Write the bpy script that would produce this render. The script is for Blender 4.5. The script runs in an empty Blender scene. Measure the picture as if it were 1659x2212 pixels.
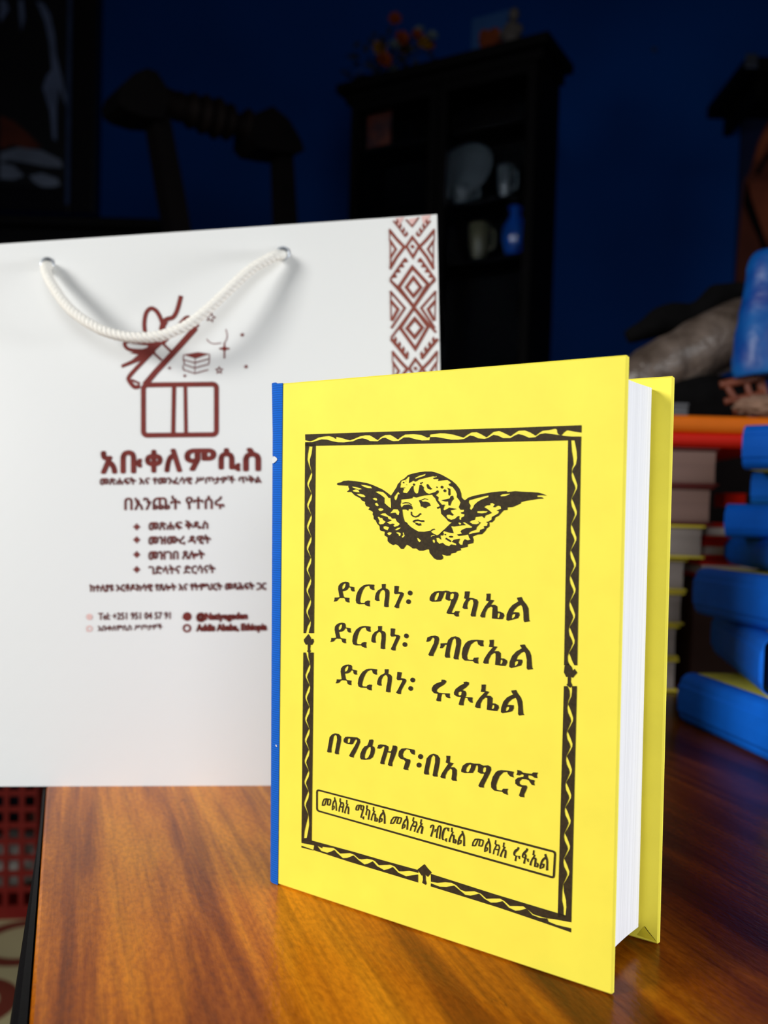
import bpy, bmesh, math, random
import numpy as np
from mathutils import Vector, Matrix
from mathutils.geometry import tessellate_polygon

random.seed(7)
S = bpy.context.scene
COL = S.collection

# ------------------------------------------------------------------ camera
IW, IH = 1659.0, 2212.0
FPX, PITCH, ROLL, CAMZ = 1971.624, -0.04102543, 0.02831365, 0.15862635
CX, CY = 11.146, 100.219
_cp, _sp = math.cos(PITCH), math.sin(PITCH)
_c, _s = math.cos(ROLL), math.sin(ROLL)
_r = Vector((1, 0, 0)); _f = Vector((0, _cp, _sp)); _u = Vector((0, -_sp, _cp))
RIGHT = _r*_c + _u*_s; UP = _u*_c - _r*_s; FWD = _f
EYE = Vector((0, 0, CAMZ))
cd = bpy.data.cameras.new('camera'); cam = bpy.data.objects.new('camera', cd); COL.objects.link(cam)
M = Matrix((RIGHT, UP, -FWD)).transposed().to_4x4(); M.translation = EYE
cam.matrix_world = M
cd.sensor_fit = 'HORIZONTAL'; cd.sensor_width = 36.0
cd.lens = FPX*36.0/IW
cd.shift_x = -CX/IW; cd.shift_y = CY/IW
cd.clip_start = 0.02; cd.clip_end = 30
cd.dof.use_dof = True; cd.dof.focus_distance = 0.352; cd.dof.aperture_fstop = 12.5
S.camera = cam

# ------------------------------------------------------------------ world, lights, exposure
w = bpy.data.worlds.new('world'); S.world = w; w.use_nodes = True
w.node_tree.nodes['Background'].inputs[0].default_value = (0.55, 0.7, 1.0, 1)
w.node_tree.nodes['Background'].inputs[1].default_value = 0.3
S.view_settings.view_transform = 'Standard'; S.view_settings.look = 'None'
S.view_settings.gamma = 1.0; S.view_settings.use_curve_mapping = False
S.view_settings.exposure = 0.0

def area(name, loc, target, sx, sy, power, col, spread=180):
    l = bpy.data.lights.new(name, 'AREA'); l.shape = 'RECTANGLE'; l.size = sx; l.size_y = sy
    l.energy = power; l.color = col; l.spread = math.radians(spread)
    o = bpy.data.objects.new(name, l); COL.objects.link(o); o.location = loc
    o.rotation_euler = (Vector(target)-Vector(loc)).to_track_quat('-Z', 'Y').to_euler()
    return o
area('window_daylight_front', (0.25, -1.40, 0.75), (0.1, 0.5, 0.15), 1.15, 1.0, 6.6, (0.95, 0.98, 1.0), 120)
area('window_daylight_left', (-1.70, -0.42, 0.78), (0.05, 0.50, 0.12), 0.55, 0.6, 8.2, (1.0, 0.985, 0.955), 85)
area('added_page_fill', (1.68, 0.02, 0.21), (0.1, 0.38, 0.10), 0.6, 0.24, 3.3, (0.96, 0.975, 1.0), 70)  # added fill, set low to brighten the page edges and spare the table

# ------------------------------------------------------------------ helpers
def lin(c):
    c = c/255.0
    return c/12.92 if c <= 0.04045 else ((c+0.055)/1.055)**2.4
def rgb(r, g, b): return (lin(r), lin(g), lin(b), 1.0)

def ray(px, py):
    return (RIGHT*((px-IW/2-CX)/FPX) - UP*((py-IH/2-CY)/FPX) + FWD)
def proj(P):
    d = P-EYE; z = d.dot(FWD)
    return IW/2+CX+FPX*d.dot(RIGHT)/z, IH/2+CY-FPX*d.dot(UP)/z
def on_z(px, py, z=0.0):
    d = ray(px, py); return EYE + d*((z-EYE.z)/d.z)
def at(px, py, y):
    d = ray(px, py); return EYE + d*(y/d.y)

def mat(name, col, rough=0.6, spec=0.5, metal=0.0, var=0.0, vscale=30.0, bump=0.0, bscale=200.0, coat=0.0, trans=0.0, sheen=0.0, bdist=0.001, col2=None):
    m = bpy.data.materials.new(name); m.use_nodes = True
    nt = m.node_tree; p = nt.nodes['Principled BSDF']
    p.inputs['Base Color'].default_value = col
    p.inputs['Roughness'].default_value = rough
    p.inputs['Specular IOR Level'].default_value = spec
    p.inputs['Metallic'].default_value = metal
    p.inputs['Coat Weight'].default_value = coat
    p.inputs['Coat Roughness'].default_value = 0.08
    p.inputs['Transmission Weight'].default_value = trans
    p.inputs['Sheen Weight'].default_value = sheen
    tc = nt.nodes.new('ShaderNodeTexCoord')
    if var > 0:
        n = nt.nodes.new('ShaderNodeTexNoise'); n.inputs['Scale'].default_value = vscale; n.inputs['Detail'].default_value = 4
        nt.links.new(tc.outputs['Object'], n.inputs['Vector'])
        r = nt.nodes.new('ShaderNodeValToRGB'); e = r.color_ramp.elements
        e[0].position = 0.3; e[1].position = 0.7
        c2 = col2 if col2 else tuple(max(0, x*(1-var)) for x in col[:3])+(1,)
        e[0].color = c2; e[1].color = col
        nt.links.new(n.outputs['Fac'], r.inputs['Fac']); nt.links.new(r.outputs['Color'], p.inputs['Base Color'])
    if bump > 0:
        n2 = nt.nodes.new('ShaderNodeTexNoise'); n2.inputs['Scale'].default_value = bscale; n2.inputs['Detail'].default_value = 3
        nt.links.new(tc.outputs['Object'], n2.inputs['Vector'])
        b = nt.nodes.new('ShaderNodeBump'); b.inputs['Strength'].default_value = bump; b.inputs['Distance'].default_value = bdist
        nt.links.new(n2.outputs['Fac'], b.inputs['Height']); nt.links.new(b.outputs['Normal'], p.inputs['Normal'])
    return m

def tag(o, label=None, cat=None, group=None, kind=None):
    if label: o['label'] = label
    if cat: o['category'] = cat
    if group: o['group'] = group
    if kind: o['kind'] = kind
    return o
def thing(name, loc, label, cat, group=None, rz=0.0):
    o = bpy.data.objects.new(name, None); COL.objects.link(o)
    o.empty_display_size = 0.02
    o.matrix_world = Matrix.Translation(Vector(loc)) @ Matrix.Rotation(rz, 4, 'Z')
    WM[o.name] = o.matrix_world.copy()
    return tag(o, label, cat, group)
WM = {}

def mesh(name, verts, faces, m, parent=None, smooth=False, label=None, origin=None):
    """verts in WORLD coordinates; stored in the local frame of the parent"""
    me = bpy.data.meshes.new(name)
    if parent is not None:
        inv = WM[parent.name].inverted()
    elif origin is not None:
        inv = Matrix.Translation(-Vector(origin))
    else:
        inv = Matrix.Identity(4)
    me.from_pydata([inv @ Vector(v) for v in verts], [], faces)
    me.validate(); me.update()
    me.materials.append(m)
    if smooth:
        for p in me.polygons: p.use_smooth = True
    o = bpy.data.objects.new(name, me); COL.objects.link(o)
    if parent is not None:
        o.parent = parent; WM[o.name] = WM[parent.name]
    elif origin is not None:
        o.location = origin; WM[o.name] = Matrix.Translation(Vector(origin))
    else: WM[o.name] = Matrix.Identity(4)
    if label: o['label'] = label
    return o

class MB:
    def __init__(s): s.v = []; s.f = []
    def add(s, vs, fs):
        b = len(s.v); s.v += [Vector(v) for v in vs]; s.f += [tuple(i+b for i in f) for f in fs]; return s
    def build(s, name, m, parent=None, smooth=False, label=None, origin=None, fn=None):
        v = [fn(x) for x in s.v] if fn else s.v
        return mesh(name, v, s.f, m, parent, smooth, label, origin)

def bm_box(lo, hi, bev=0.0, seg=2):
    bm = bmesh.new(); bmesh.ops.create_cube(bm, size=1.0)
    for v in bm.verts:
        for i in range(3): v.co[i] = lo[i] + (v.co[i]+0.5)*(hi[i]-lo[i])
    if bev > 0:
        bmesh.ops.bevel(bm, geom=list(bm.edges), offset=bev, segments=seg, profile=0.5, affect='EDGES')
    vs = [v.co.copy() for v in bm.verts]; bm.verts.index_update()
    fs = [tuple(v.index for v in f.verts) for f in bm.faces]; bm.free()
    return vs, fs
def box(lo, hi, bev=0.0, seg=2):
    return MB().add(*bm_box(lo, hi, bev, seg))
def blob(c, r, amp=0.1, freq=3.0, sub=3, seed=0, rot=0.0, power=1.0):
    from mathutils import noise
    bm = bmesh.new(); bmesh.ops.create_icosphere(bm, subdivisions=sub, radius=1.0)
    R = Matrix.Rotation(rot, 3, 'Y')
    vs = []
    for v in bm.verts:
        n = noise.noise(v.co*freq + Vector((seed*7.1, seed*3.3, 1.7)))
        p = Vector([math.copysign(abs(x)**power, x) for x in v.co])
        p = Vector((p.x*r[0], p.y*r[1], p.z*r[2]))*(1+amp*n)
        vs.append(R @ p + Vector(c))
    bm.verts.index_update()
    fs = [tuple(v.index for v in f.verts) for f in bm.faces]; bm.free()
    return MB().add(vs, fs)
def tube(path, rad, n=8, caps=True):
    """tube round a 3-D path; rad a number or a list"""
    P = [Vector(p) for p in path]; vs = []; fs = []
    ref = Vector((0, 0, 1)); prev = None
    for i, p in enumerate(P):
        t = (P[min(i+1, len(P)-1)]-P[max(i-1, 0)]).normalized()
        if prev is None:
            a = ref if abs(t.dot(ref)) < 0.9 else Vector((1, 0, 0))
            x = (a - t*a.dot(t)).normalized()
        else: x = (prev - t*prev.dot(t)).normalized()
        prev = x; y = t.cross(x)
        r = rad[i] if isinstance(rad, (list, tuple)) else rad
        for k in range(n):
            an = 2*math.pi*k/n
            vs.append(p + x*(math.cos(an)*r) + y*(math.sin(an)*r))
    for i in range(len(P)-1):
        for k in range(n):
            a = i*n+k; b = i*n+(k+1) % n
            fs.append((a, b, b+n, a+n))
    if caps:
        fs.append(tuple(range(n))[::-1]); fs.append(tuple(range((len(P)-1)*n, len(P)*n)))
    return MB().add(vs, fs)
def lathe(c, prof, n=20):
    vs = []; fs = []
    for r, z in prof:
        for k in range(n):
            a = 2*math.pi*k/n; vs.append(Vector((c[0]+r*math.cos(a), c[1]+r*math.sin(a), c[2]+z)))
    for i in range(len(prof)-1):
        for k in range(n):
            a = i*n+k; b = i*n+(k+1) % n; fs.append((a, b, b+n, a+n))
    return MB().add(vs, fs)
def catmull(pts, n=6):
    P = [Vector(p) for p in pts]; out = []
    for i in range(len(P)-1):
        p0 = P[max(i-1, 0)]; p1 = P[i]; p2 = P[i+1]; p3 = P[min(i+2, len(P)-1)]
        for k in range(n):
            t = k/n
            out.append(0.5*((2*p1)+(p2-p0)*t+(2*p0-5*p1+4*p2-p3)*t*t+(3*p1-p0-3*p2+p3)*t**3))
    out.append(P[-1]); return out

# ---- 2-D print helpers: everything collected as (points, faces) in picture units of the printed sheet
class Ink:
    def __init__(s): s.p = []; s.f = []
    def poly(s, outer, holes=()):
        loops = [[Vector((x, y, 0)) for x, y in outer]] + [[Vector((x, y, 0)) for x, y in h] for h in holes]
        tri = tessellate_polygon(loops)
        b = len(s.p)
        for l in loops: s.p += [(v.x, v.y) for v in l]
        s.f += [tuple(b+i for i in t) for t in tri]
    def stroke(s, pts, wd, closed=False):
        P = [Vector(p) for p in pts]; n = len(P)
        if n < 2: return
        b = len(s.p)
        for i in range(n):
            if closed: a = P[i-1]; c = P[(i+1) % n]
            else: a = P[max(i-1, 0)]; c = P[min(i+1, n-1)]
            d1 = (P[i]-a); d2 = (c-P[i])
            if d1.length < 1e-9: d1 = d2
            if d2.length < 1e-9: d2 = d1
            d1.normalize(); d2.normalize()
            t = (d1+d2)
            t = t.normalized() if t.length > 1e-6 else d1
            nn = Vector((-t.y, t.x)); k = 1/max(0.45, nn.dot(Vector((-d1.y, d1.x))))
            ww = (wd[i] if isinstance(wd, (list, tuple)) else wd)/2*k
            s.p += [tuple(P[i]+nn*ww), tuple(P[i]-nn*ww)]
        for i in range(n if closed else n-1):
            j = (i+1) % n
            s.f.append((b+2*i, b+2*j, b+2*j+1, b+2*i+1))
    def dot(s, x, y, r, n=14, ry=None):
        ry = ry or r
        s.poly([(x+r*math.cos(2*math.pi*k/n), y+ry*math.sin(2*math.pi*k/n)) for k in range(n)])
    def xf(s, fn):
        s.p = [fn(*q) for q in s.p]; return s
    def merge(s, o):
        b = len(s.p); s.p += o.p; s.f += [tuple(i+b for i in f) for f in o.f]; return s
def crop(ox, oy, sc): return lambda x, y: (ox+x/sc, oy+y/sc)
def affine(src, dst):
    A = np.array([[x, y, 1] for x, y in src], float); B = np.array(dst, float)
    X = np.linalg.solve(A, B)
    return lambda x, y: (x*X[0, 0]+y*X[1, 0]+X[2, 0], x*X[0, 1]+y*X[1, 1]+X[2, 1])

_fc = {}
def font_ink(text, quad, off=0.0, res=3):
    """text outlines of Blender's own font laid in a quad TL TR BR BL"""
    key = (text, off)
    if key not in _fc:
        cu = bpy.data.curves.new('t', 'FONT'); cu.body = text; cu.offset = off; cu.resolution_u = res
        ob = bpy.data.objects.new('t', cu); COL.objects.link(ob)
        dg = bpy.context.evaluated_depsgraph_get(); ev = ob.evaluated_get(dg); me = ev.to_mesh()
        v = [(p.co.x, p.co.y) for p in me.vertices]; f = [tuple(p.vertices) for p in me.polygons]
        ev.to_mesh_clear(); bpy.data.objects.remove(ob); bpy.data.curves.remove(cu)
        _fc[key] = (v, f)
    v, f = _fc[key]
    xs = [a for a, b in v]; ys = [b for a, b in v]
    x0, x1, y0, y1 = min(xs), max(xs), min(ys), max(ys)
    ink = Ink(); TL, TR, BR, BL = [Vector(q) for q in quad]
    for x, y in v:
        u = (x-x0)/(x1-x0); t = (y1-y)/(y1-y0)
        p = (TL*(1-u)+TR*u)*(1-t) + (BL*(1-u)+BR*u)*t
        ink.p.append((p.x, p.y))
    ink.f = list(f); return ink

# ------------------------------------------------------------------ materials
def wood_mat():
    m = bpy.data.materials.new('varnished_wood'); m.use_nodes = True; nt = m.node_tree; L = nt.links
    p = nt.nodes['Principled BSDF']
    tc = nt.nodes.new('ShaderNodeTexCoord')
    mp = nt.nodes.new('ShaderNodeMapping'); mp.inputs['Scale'].default_value = (1.3, 20, 1)
    L.new(tc.outputs['Object'], mp.inputs['Vector'])
    n = nt.nodes.new('ShaderNodeTexNoise'); n.inputs['Scale'].default_value = 1.6; n.inputs['Detail'].default_value = 8; n.inputs['Roughness'].default_value = 0.62; n.inputs['Distortion'].default_value = 0.5
    L.new(mp.outputs['Vector'], n.inputs['Vector'])
    r = nt.nodes.new('ShaderNodeValToRGB'); e = r.color_ramp.elements
    e[0].position = 0.30; e[0].color = rgb(92, 36, 2)
    e[1].position = 0.72; e[1].color = rgb(250, 160, 24)
    k = e.new(0.46); k.color = rgb(164, 82, 6)
    k = e.new(0.56); k.color = rgb(214, 122, 10)
    L.new(n.outputs['Fac'], r.inputs['Fac'])
    # fine grain
    mp2 = nt.nodes.new('ShaderNodeMapping'); mp2.inputs['Scale'].default_value = (10, 260, 1)
    L.new(tc.outputs['Object'], mp2.inputs['Vector'])
    n2 = nt.nodes.new('ShaderNodeTexNoise'); n2.inputs['Scale'].default_value = 1.0; n2.inputs['Detail'].default_value = 3
    L.new(mp2.outputs['Vector'], n2.inputs['Vector'])
    r2 = nt.nodes.new('ShaderNodeValToRGB'); r2.color_ramp.elements[0].position = 0.32; r2.color_ramp.elements[0].color = (0.45, 0.4, 0.38, 1)
    r2.color_ramp.elements[1].position = 0.52; r2.color_ramp.elements[1].color = (1, 1, 1, 1)
    L.new(n2.outputs['Fac'], r2.inputs['Fac'])
    mx = nt.nodes.new('ShaderNodeMix'); mx.data_type = 'RGBA'; mx.blend_type = 'MULTIPLY'; mx.inputs[0].default_value = 0.55
    L.new(r.outputs['Color'], mx.inputs[6]); L.new(r2.outputs['Color'], mx.inputs[7])
    # worn dark flecks
    n3 = nt.nodes.new('ShaderNodeTexNoise'); n3.inputs['Scale'].default_value = 55; n3.inputs['Detail'].default_value = 6; n3.inputs['Roughness'].default_value = 0.7
    mp3 = nt.nodes.new('ShaderNodeMapping'); mp3.inputs['Scale'].default_value = (0.5, 1.3, 1); L.new(tc.outputs['Object'], mp3.inputs['Vector']); L.new(mp3.outputs['Vector'], n3.inputs['Vector'])
    r3 = nt.nodes.new('ShaderNodeValToRGB'); r3.color_ramp.elements[0].position = 0.27; r3.color_ramp.elements[0].color = (0.3, 0.2, 0.2, 1)
    r3.color_ramp.elements[1].position = 0.34; r3.color_ramp.elements[1].color = (1, 1, 1, 1)
    L.new(n3.outputs['Fac'], r3.inputs['Fac'])
    mx2 = nt.nodes.new('ShaderNodeMix'); mx2.data_type = 'RGBA'; mx2.blend_type = 'MULTIPLY'; mx2.inputs[0].default_value = 0.8
    L.new(mx.outputs[2], mx2.inputs[6]); L.new(r3.outputs['Color'], mx2.inputs[7])
    # wood darker away from the left edge
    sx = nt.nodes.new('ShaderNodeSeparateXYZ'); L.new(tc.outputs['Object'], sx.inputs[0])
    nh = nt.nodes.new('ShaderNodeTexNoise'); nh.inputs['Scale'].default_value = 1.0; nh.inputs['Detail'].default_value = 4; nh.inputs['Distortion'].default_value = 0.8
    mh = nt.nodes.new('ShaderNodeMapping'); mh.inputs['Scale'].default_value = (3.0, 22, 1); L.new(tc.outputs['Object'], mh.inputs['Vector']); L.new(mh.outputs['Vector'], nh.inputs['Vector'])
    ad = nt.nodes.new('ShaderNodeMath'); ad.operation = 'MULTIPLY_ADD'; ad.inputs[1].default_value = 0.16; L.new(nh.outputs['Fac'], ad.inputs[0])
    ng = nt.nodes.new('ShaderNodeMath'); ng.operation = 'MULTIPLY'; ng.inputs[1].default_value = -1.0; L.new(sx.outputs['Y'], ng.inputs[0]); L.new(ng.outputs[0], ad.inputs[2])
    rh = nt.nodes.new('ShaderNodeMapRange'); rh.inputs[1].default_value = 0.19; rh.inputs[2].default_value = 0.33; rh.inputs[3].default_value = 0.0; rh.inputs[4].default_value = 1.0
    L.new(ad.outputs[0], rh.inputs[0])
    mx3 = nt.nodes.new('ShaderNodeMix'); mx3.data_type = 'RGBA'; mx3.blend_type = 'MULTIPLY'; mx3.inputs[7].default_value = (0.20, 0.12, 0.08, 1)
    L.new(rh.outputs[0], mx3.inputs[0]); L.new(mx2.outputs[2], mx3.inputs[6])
    nsp = nt.nodes.new('ShaderNodeTexNoise'); nsp.inputs['Scale'].default_value = 520; nsp.inputs['Detail'].default_value = 3
    msp = nt.nodes.new('ShaderNodeMapping'); msp.inputs['Scale'].default_value = (0.45, 1, 1); L.new(tc.outputs['Object'], msp.inputs['Vector']); L.new(msp.outputs['Vector'], nsp.inputs['Vector'])
    rsp = nt.nodes.new('ShaderNodeValToRGB'); rsp.color_ramp.elements[0].position = 0.3; rsp.color_ramp.elements[0].color = (0.62, 0.55, 0.5, 1)
    rsp.color_ramp.elements[1].position = 0.62; rsp.color_ramp.elements[1].color = (1, 1, 1, 1); L.new(nsp.outputs['Fac'], rsp.inputs['Fac'])
    mx4 = nt.nodes.new('ShaderNodeMix'); mx4.data_type = 'RGBA'; mx4.blend_type = 'MULTIPLY'; mx4.inputs[0].default_value = 0.7
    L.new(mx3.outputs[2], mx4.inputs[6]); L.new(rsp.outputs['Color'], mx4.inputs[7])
    L.new(mx4.outputs[2], p.inputs['Base Color'])
    p.inputs['Roughness'].default_value = 0.22; p.inputs['Specular IOR Level'].default_value = 0.10
    nb = nt.nodes.new('ShaderNodeTexNoise'); nb.inputs['Scale'].default_value = 520; nb.inputs['Detail'].default_value = 2
    mp4 = nt.nodes.new('ShaderNodeMapping'); mp4.inputs['Scale'].default_value = (0.4, 1, 1); L.new(tc.outputs['Object'], mp4.inputs['Vector']); L.new(mp4.outputs['Vector'], nb.inputs['Vector'])
    b = nt.nodes.new('ShaderNodeBump'); b.inputs['Strength'].default_value = 0.3; b.inputs['Distance'].default_value = 0.0005
    L.new(nb.outputs['Fac'], b.inputs['Height']); L.new(b.outputs['Normal'], p.inputs['Normal'])
    return m
def page_mat(name, col, axis, scale):
    m = bpy.data.materials.new(name); m.use_nodes = True; nt = m.node_tree; L = nt.links
    p = nt.nodes['Principled BSDF']; p.inputs['Roughness'].default_value = 0.8; p.inputs['Specular IOR Level'].default_value = 0.2
    tc = nt.nodes.new('ShaderNodeTexCoord'); mp = nt.nodes.new('ShaderNodeMapping')
    sc = [3, 3, 3]; sc[axis] = scale; mp.inputs['Scale'].default_value = sc
    L.new(tc.outputs['Object'], mp.inputs['Vector'])
    n = nt.nodes.new('ShaderNodeTexNoise'); n.inputs['Scale'].default_value = 1.0; n.inputs['Detail'].default_value = 3
    L.new(mp.outputs['Vector'], n.inputs['Vector'])
    r = nt.nodes.new('ShaderNodeValToRGB'); r.color_ramp.elements[0].position = 0.35; r.color_ramp.elements[1].position = 0.6
    r.color_ramp.elements[0].color = tuple(x*0.88 for x in col[:3])+(1,); r.color_ramp.elements[1].color = col
    L.new(n.outputs['Fac'], r.inputs['Fac']); L.new(r.outputs['Color'], p.inputs['Base Color'])
    b = nt.nodes.new('ShaderNodeBump'); b.inputs['Strength'].default_value = 0.25; b.inputs['Distance'].default_value = 0.0005
    L.new(n.outputs['Fac'], b.inputs['Height']); L.new(b.outputs['Normal'], p.inputs['Normal'])
    return m
def weave_mat(name, col):
    m = mat(name, col, 0.75, 0.25); nt = m.node_tree; L = nt.links; p = nt.nodes['Principled BSDF']
    tc = nt.nodes.new('ShaderNodeTexCoord')
    wv = nt.nodes.new('ShaderNodeTexWave'); wv.bands_direction = 'Z'; wv.inputs['Scale'].default_value = 330; wv.inputs['Distortion'].default_value = 1.2; wv.inputs['Detail Scale'].default_value = 300
    L.new(tc.outputs['Object'], wv.inputs['Vector'])
    r = nt.nodes.new('ShaderNodeValToRGB'); r.color_ramp.elements[0].color = tuple(x*0.62 for x in col[:3])+(1,); r.color_ramp.elements[1].color = col
    r.color_ramp.elements[1].position = 0.6
    L.new(wv.outputs['Fac'], r.inputs['Fac']); L.new(r.outputs['Color'], p.inputs['Base Color'])
    b = nt.nodes.new('ShaderNodeBump'); b.inputs['Strength'].default_value = 0.4; b.inputs['Distance'].default_value = 0.0003
    L.new(wv.outputs['Fac'], b.inputs['Height']); L.new(b.outputs['Normal'], p.inputs['Normal'])
    return m

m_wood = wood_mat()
m_black_lacquer = mat('black_lacquer', rgb(9, 7, 7), 0.6, 0.1, bump=0.1, bscale=300)
m_yellow = mat('yellow_card', rgb(255, 241, 82), 0.62, 0.3, var=0.06, vscale=60, bump=0.08, bscale=700, bdist=0.0003)
m_yellow_dull = mat('yellow_card_fold', rgb(222, 205, 52), 0.7, 0.2, var=0.1, vscale=400)
m_cloth = weave_mat('blue_bookcloth', rgb(6, 104, 216))
m_thread = mat('white_thread', rgb(225, 228, 230), 0.9, 0.1)
m_ink = mat('black_brown_ink', rgb(46, 36, 16), 0.7, 0.25, var=0.5, vscale=900, col2=rgb(62, 50, 26))
m_page = page_mat('page_edges', rgb(240, 241, 246), 1, 1900)
m_bag = mat('white_laminated_paper', rgb(227, 228, 226), 0.38, 0.4, bump=0.05, bscale=60, bdist=0.002)
m_bag_in = mat('paper_inside', rgb(200, 200, 196), 0.8, 0.2, var=0.05)
m_maroon = mat('maroon_print', rgb(118, 38, 30), 0.6, 0.3, var=0.15, vscale=150)
m_bandp = mat('russet_print', rgb(140, 62, 44), 0.5, 0.3, var=0.25, vscale=60)
m_pink = mat('faded_pink_print', rgb(228, 190, 184), 0.6, 0.3, var=0.1, vscale=200)
m_rope = mat('white_cotton_rope', rgb(246, 243, 234), 0.9, 0.1, var=0.08, vscale=900, bump=0.3, bscale=1500, bdist=0.0004)
m_metal = mat('dull_steel', rgb(176, 180, 186), 0.3, 0.5, metal=1.0, var=0.1)
m_wall = mat('blue_painted_wall', rgb(0, 62, 138), 0.75, 0.1, var=0.3, vscale=1.6, bump=0.15, bscale=40)
m_ceiling = mat('dark_ceiling', rgb(60, 60, 62), 0.9, 0.1, var=0.1)
m_chairwood = mat('dark_stained_wood', rgb(12, 7, 7), 0.7, 0.12, var=0.4, vscale=20, bump=0.2, bscale=60)
m_cab = mat('black_cabinet_wood', rgb(6, 5, 6), 0.7, 0.08, var=0.4, vscale=12)
def glass_mat():
    m = bpy.data.materials.new('cabinet_glass'); m.use_nodes = True; nt = m.node_tree
    p = nt.nodes['Principled BSDF']; p.inputs['Base Color'].default_value = (0.9, 0.95, 1, 1); p.inputs['Roughness'].default_value = 0.03
    p.inputs['Transmission Weight'].default_value = 1.0; p.inputs['IOR'].default_value = 1.1
    n = nt.nodes.new('ShaderNodeTexNoise'); n.inputs['Scale'].default_value = 8
    r = nt.nodes.new('ShaderNodeMapRange'); r.inputs[3].default_value = 0.02; r.inputs[4].default_value = 0.08
    nt.links.new(n.outputs['Fac'], r.inputs[0]); nt.links.new(r.outputs[0], p.inputs['Roughness'])
    return m
m_glass = glass_mat()

# ------------------------------------------------------------------ room shell
FL = -0.50
X0, X1, Y0, Y1, ZC = -2.0, 1.75, -1.5, 2.75, 2.1
def struct(name, mb, m, origin=None):
    o = mb.build(name, m, None, origin=origin); o['kind'] = 'structure'; return o
def floor_mat():
    m = bpy.data.materials.new('patterned_linoleum'); m.use_nodes = True; nt = m.node_tree; L = nt.links
    p = nt.nodes['Principled BSDF']; p.inputs['Roughness'].default_value = 0.55
    tc = nt.nodes.new('ShaderNodeTexCoord')
    v = nt.nodes.new('ShaderNodeTexVoronoi'); v.feature = 'F1'; v.inputs['Scale'].default_value = 5.2; v.inputs['Randomness'].default_value = 0.25
    L.new(tc.outputs['Object'], v.inputs['Vector'])
    s = nt.nodes.new('ShaderNodeMath'); s.operation = 'SINE'; mu = nt.nodes.new('ShaderNodeMath'); mu.operation = 'MULTIPLY'; mu.inputs[1].default_value = 20
    L.new(v.outputs['Distance'], mu.inputs[0]); L.new(mu.outputs[0], s.inputs[0])
    r = nt.nodes.new('ShaderNodeValToRGB'); r.color_ramp.elements[0].position = 0.35; r.color_ramp.elements[0].color = rgb(196, 186, 140)
    r.color_ramp.elements[1].position = 0.55; r.color_ramp.elements[1].color = rgb(120, 52, 36)
    L.new(s.outputs[0], r.inputs['Fac']); L.new(r.outputs['Color'], p.inputs['Base Color'])
    return m
T = 0.08
struct('floor', box((X0, Y0, FL-T), (X1, Y1, FL)), floor_mat())
struct('ceiling', box((X0, Y0, ZC), (X1, Y1, ZC+T)), m_ceiling)
struct('wall_back', box((X0-T, Y1, FL-T), (X1+T, Y1+T, ZC+T)), m_wall)
def wall_with_hole(name, axis, pos, a0, a1, h0, h1, z0, z1):
    mb = MB()
    def seg(p0, p1, q0, q1):
        if axis == 'y': mb.add(*bm_box((p0, pos-T, q0), (p1, pos, q1)))
        else: mb.add(*bm_box((pos-T, p0, q0), (pos, p1, q1)))
    seg(a0, h0, FL-T, ZC+T); seg(h1, a1, FL-T, ZC+T); seg(h0, h1, FL-T, z0); seg(h0, h1, z1, ZC+T)
    return struct(name, mb, m_wall)
wall_with_hole('wall_front', 'y', Y0, X0, X1, -0.40, 0.90, 0.20, 1.30)
wall_with_hole('wall_left', 'x', X0, Y0, Y1, -0.85, 0.05, 0.20, 1.30)
wall_with_hole('wall_right', 'x', X1+T, Y0, Y1, -0.40, 0.40, 0.10, 0.60)
m_frame = mat('cream_window_frame', rgb(200, 196, 186), 0.5, 0.3, var=0.05)
wf = MB()
for lo, hi in (((-0.40, Y0-T, 0.20), (-0.36, Y0-0.01, 1.30)), ((0.86, Y0-T, 0.20), (0.90, Y0-0.01, 1.30)), ((-0.36, Y0-T, 0.20), (0.86, Y0-0.01, 0.24)), ((-0.36, Y0-T, 1.26), (0.86, Y0-0.01, 1.30)), ((0.23, Y0-T, 0.24), (0.27, Y0-0.01, 1.26))):
    wf.add(*bm_box(lo, hi))
struct('window_1', wf, m_frame)
wf = MB()
for lo, hi in (((X0-T, -0.85, 0.20), (X0-0.01, -0.81, 1.30)), ((X0-T, 0.01, 0.20), (X0-0.01, 0.05, 1.30)), ((X0-T, -0.81, 0.20), (X0-0.01, 0.01, 0.24)), ((X0-T, -0.81, 1.26), (X0-0.01, 0.01, 1.30))):
    wf.add(*bm_box(lo, hi))
struct('window_2', wf, m_frame)
wf = MB()
for lo, hi in (((X1+0.01, -0.40, 0.10), (X1+T, -0.36, 0.60)), ((X1+0.01, 0.36, 0.10), (X1+T, 0.40, 0.60)), ((X1+0.01, -0.36, 0.10), (X1+T, 0.36, 0.14)), ((X1+0.01, -0.36, 0.56), (X1+T, 0.36, 0.60))):
    wf.add(*bm_box(lo, hi))
struct('added_low_opening', wf, m_frame)  # low opening made up to go with the added right-hand fill light

# ------------------------------------------------------------------ table
E0 = Vector((-0.1085, 0.2761, 0)); e = Vector((-0.334, 0.943, 0)).normalized(); q = Vector((e.y, -e.x, 0))
ang = math.atan2(e.y, e.x)
table = thing('wooden_table', (E0.x, E0.y, FL), 'low glossy orange-brown wooden table with black edge, carrying the bag and all the books', 'table', rz=ang)
def TP(a, b, z): return E0 + e*a + q*b + Vector((0, 0, z))   # a along the grain, b across to the right
A0_, A1_, B1_ = -0.27, 1.02, 0.86
NP = 1
mb = MB().add(*bm_box((A0_, 0.001, -0.022), (A1_, B1_, 0.0), 0.0015, 2))
mb.build('tabletop', m_wood, table, fn=lambda v: TP(*v), smooth=False)
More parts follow.
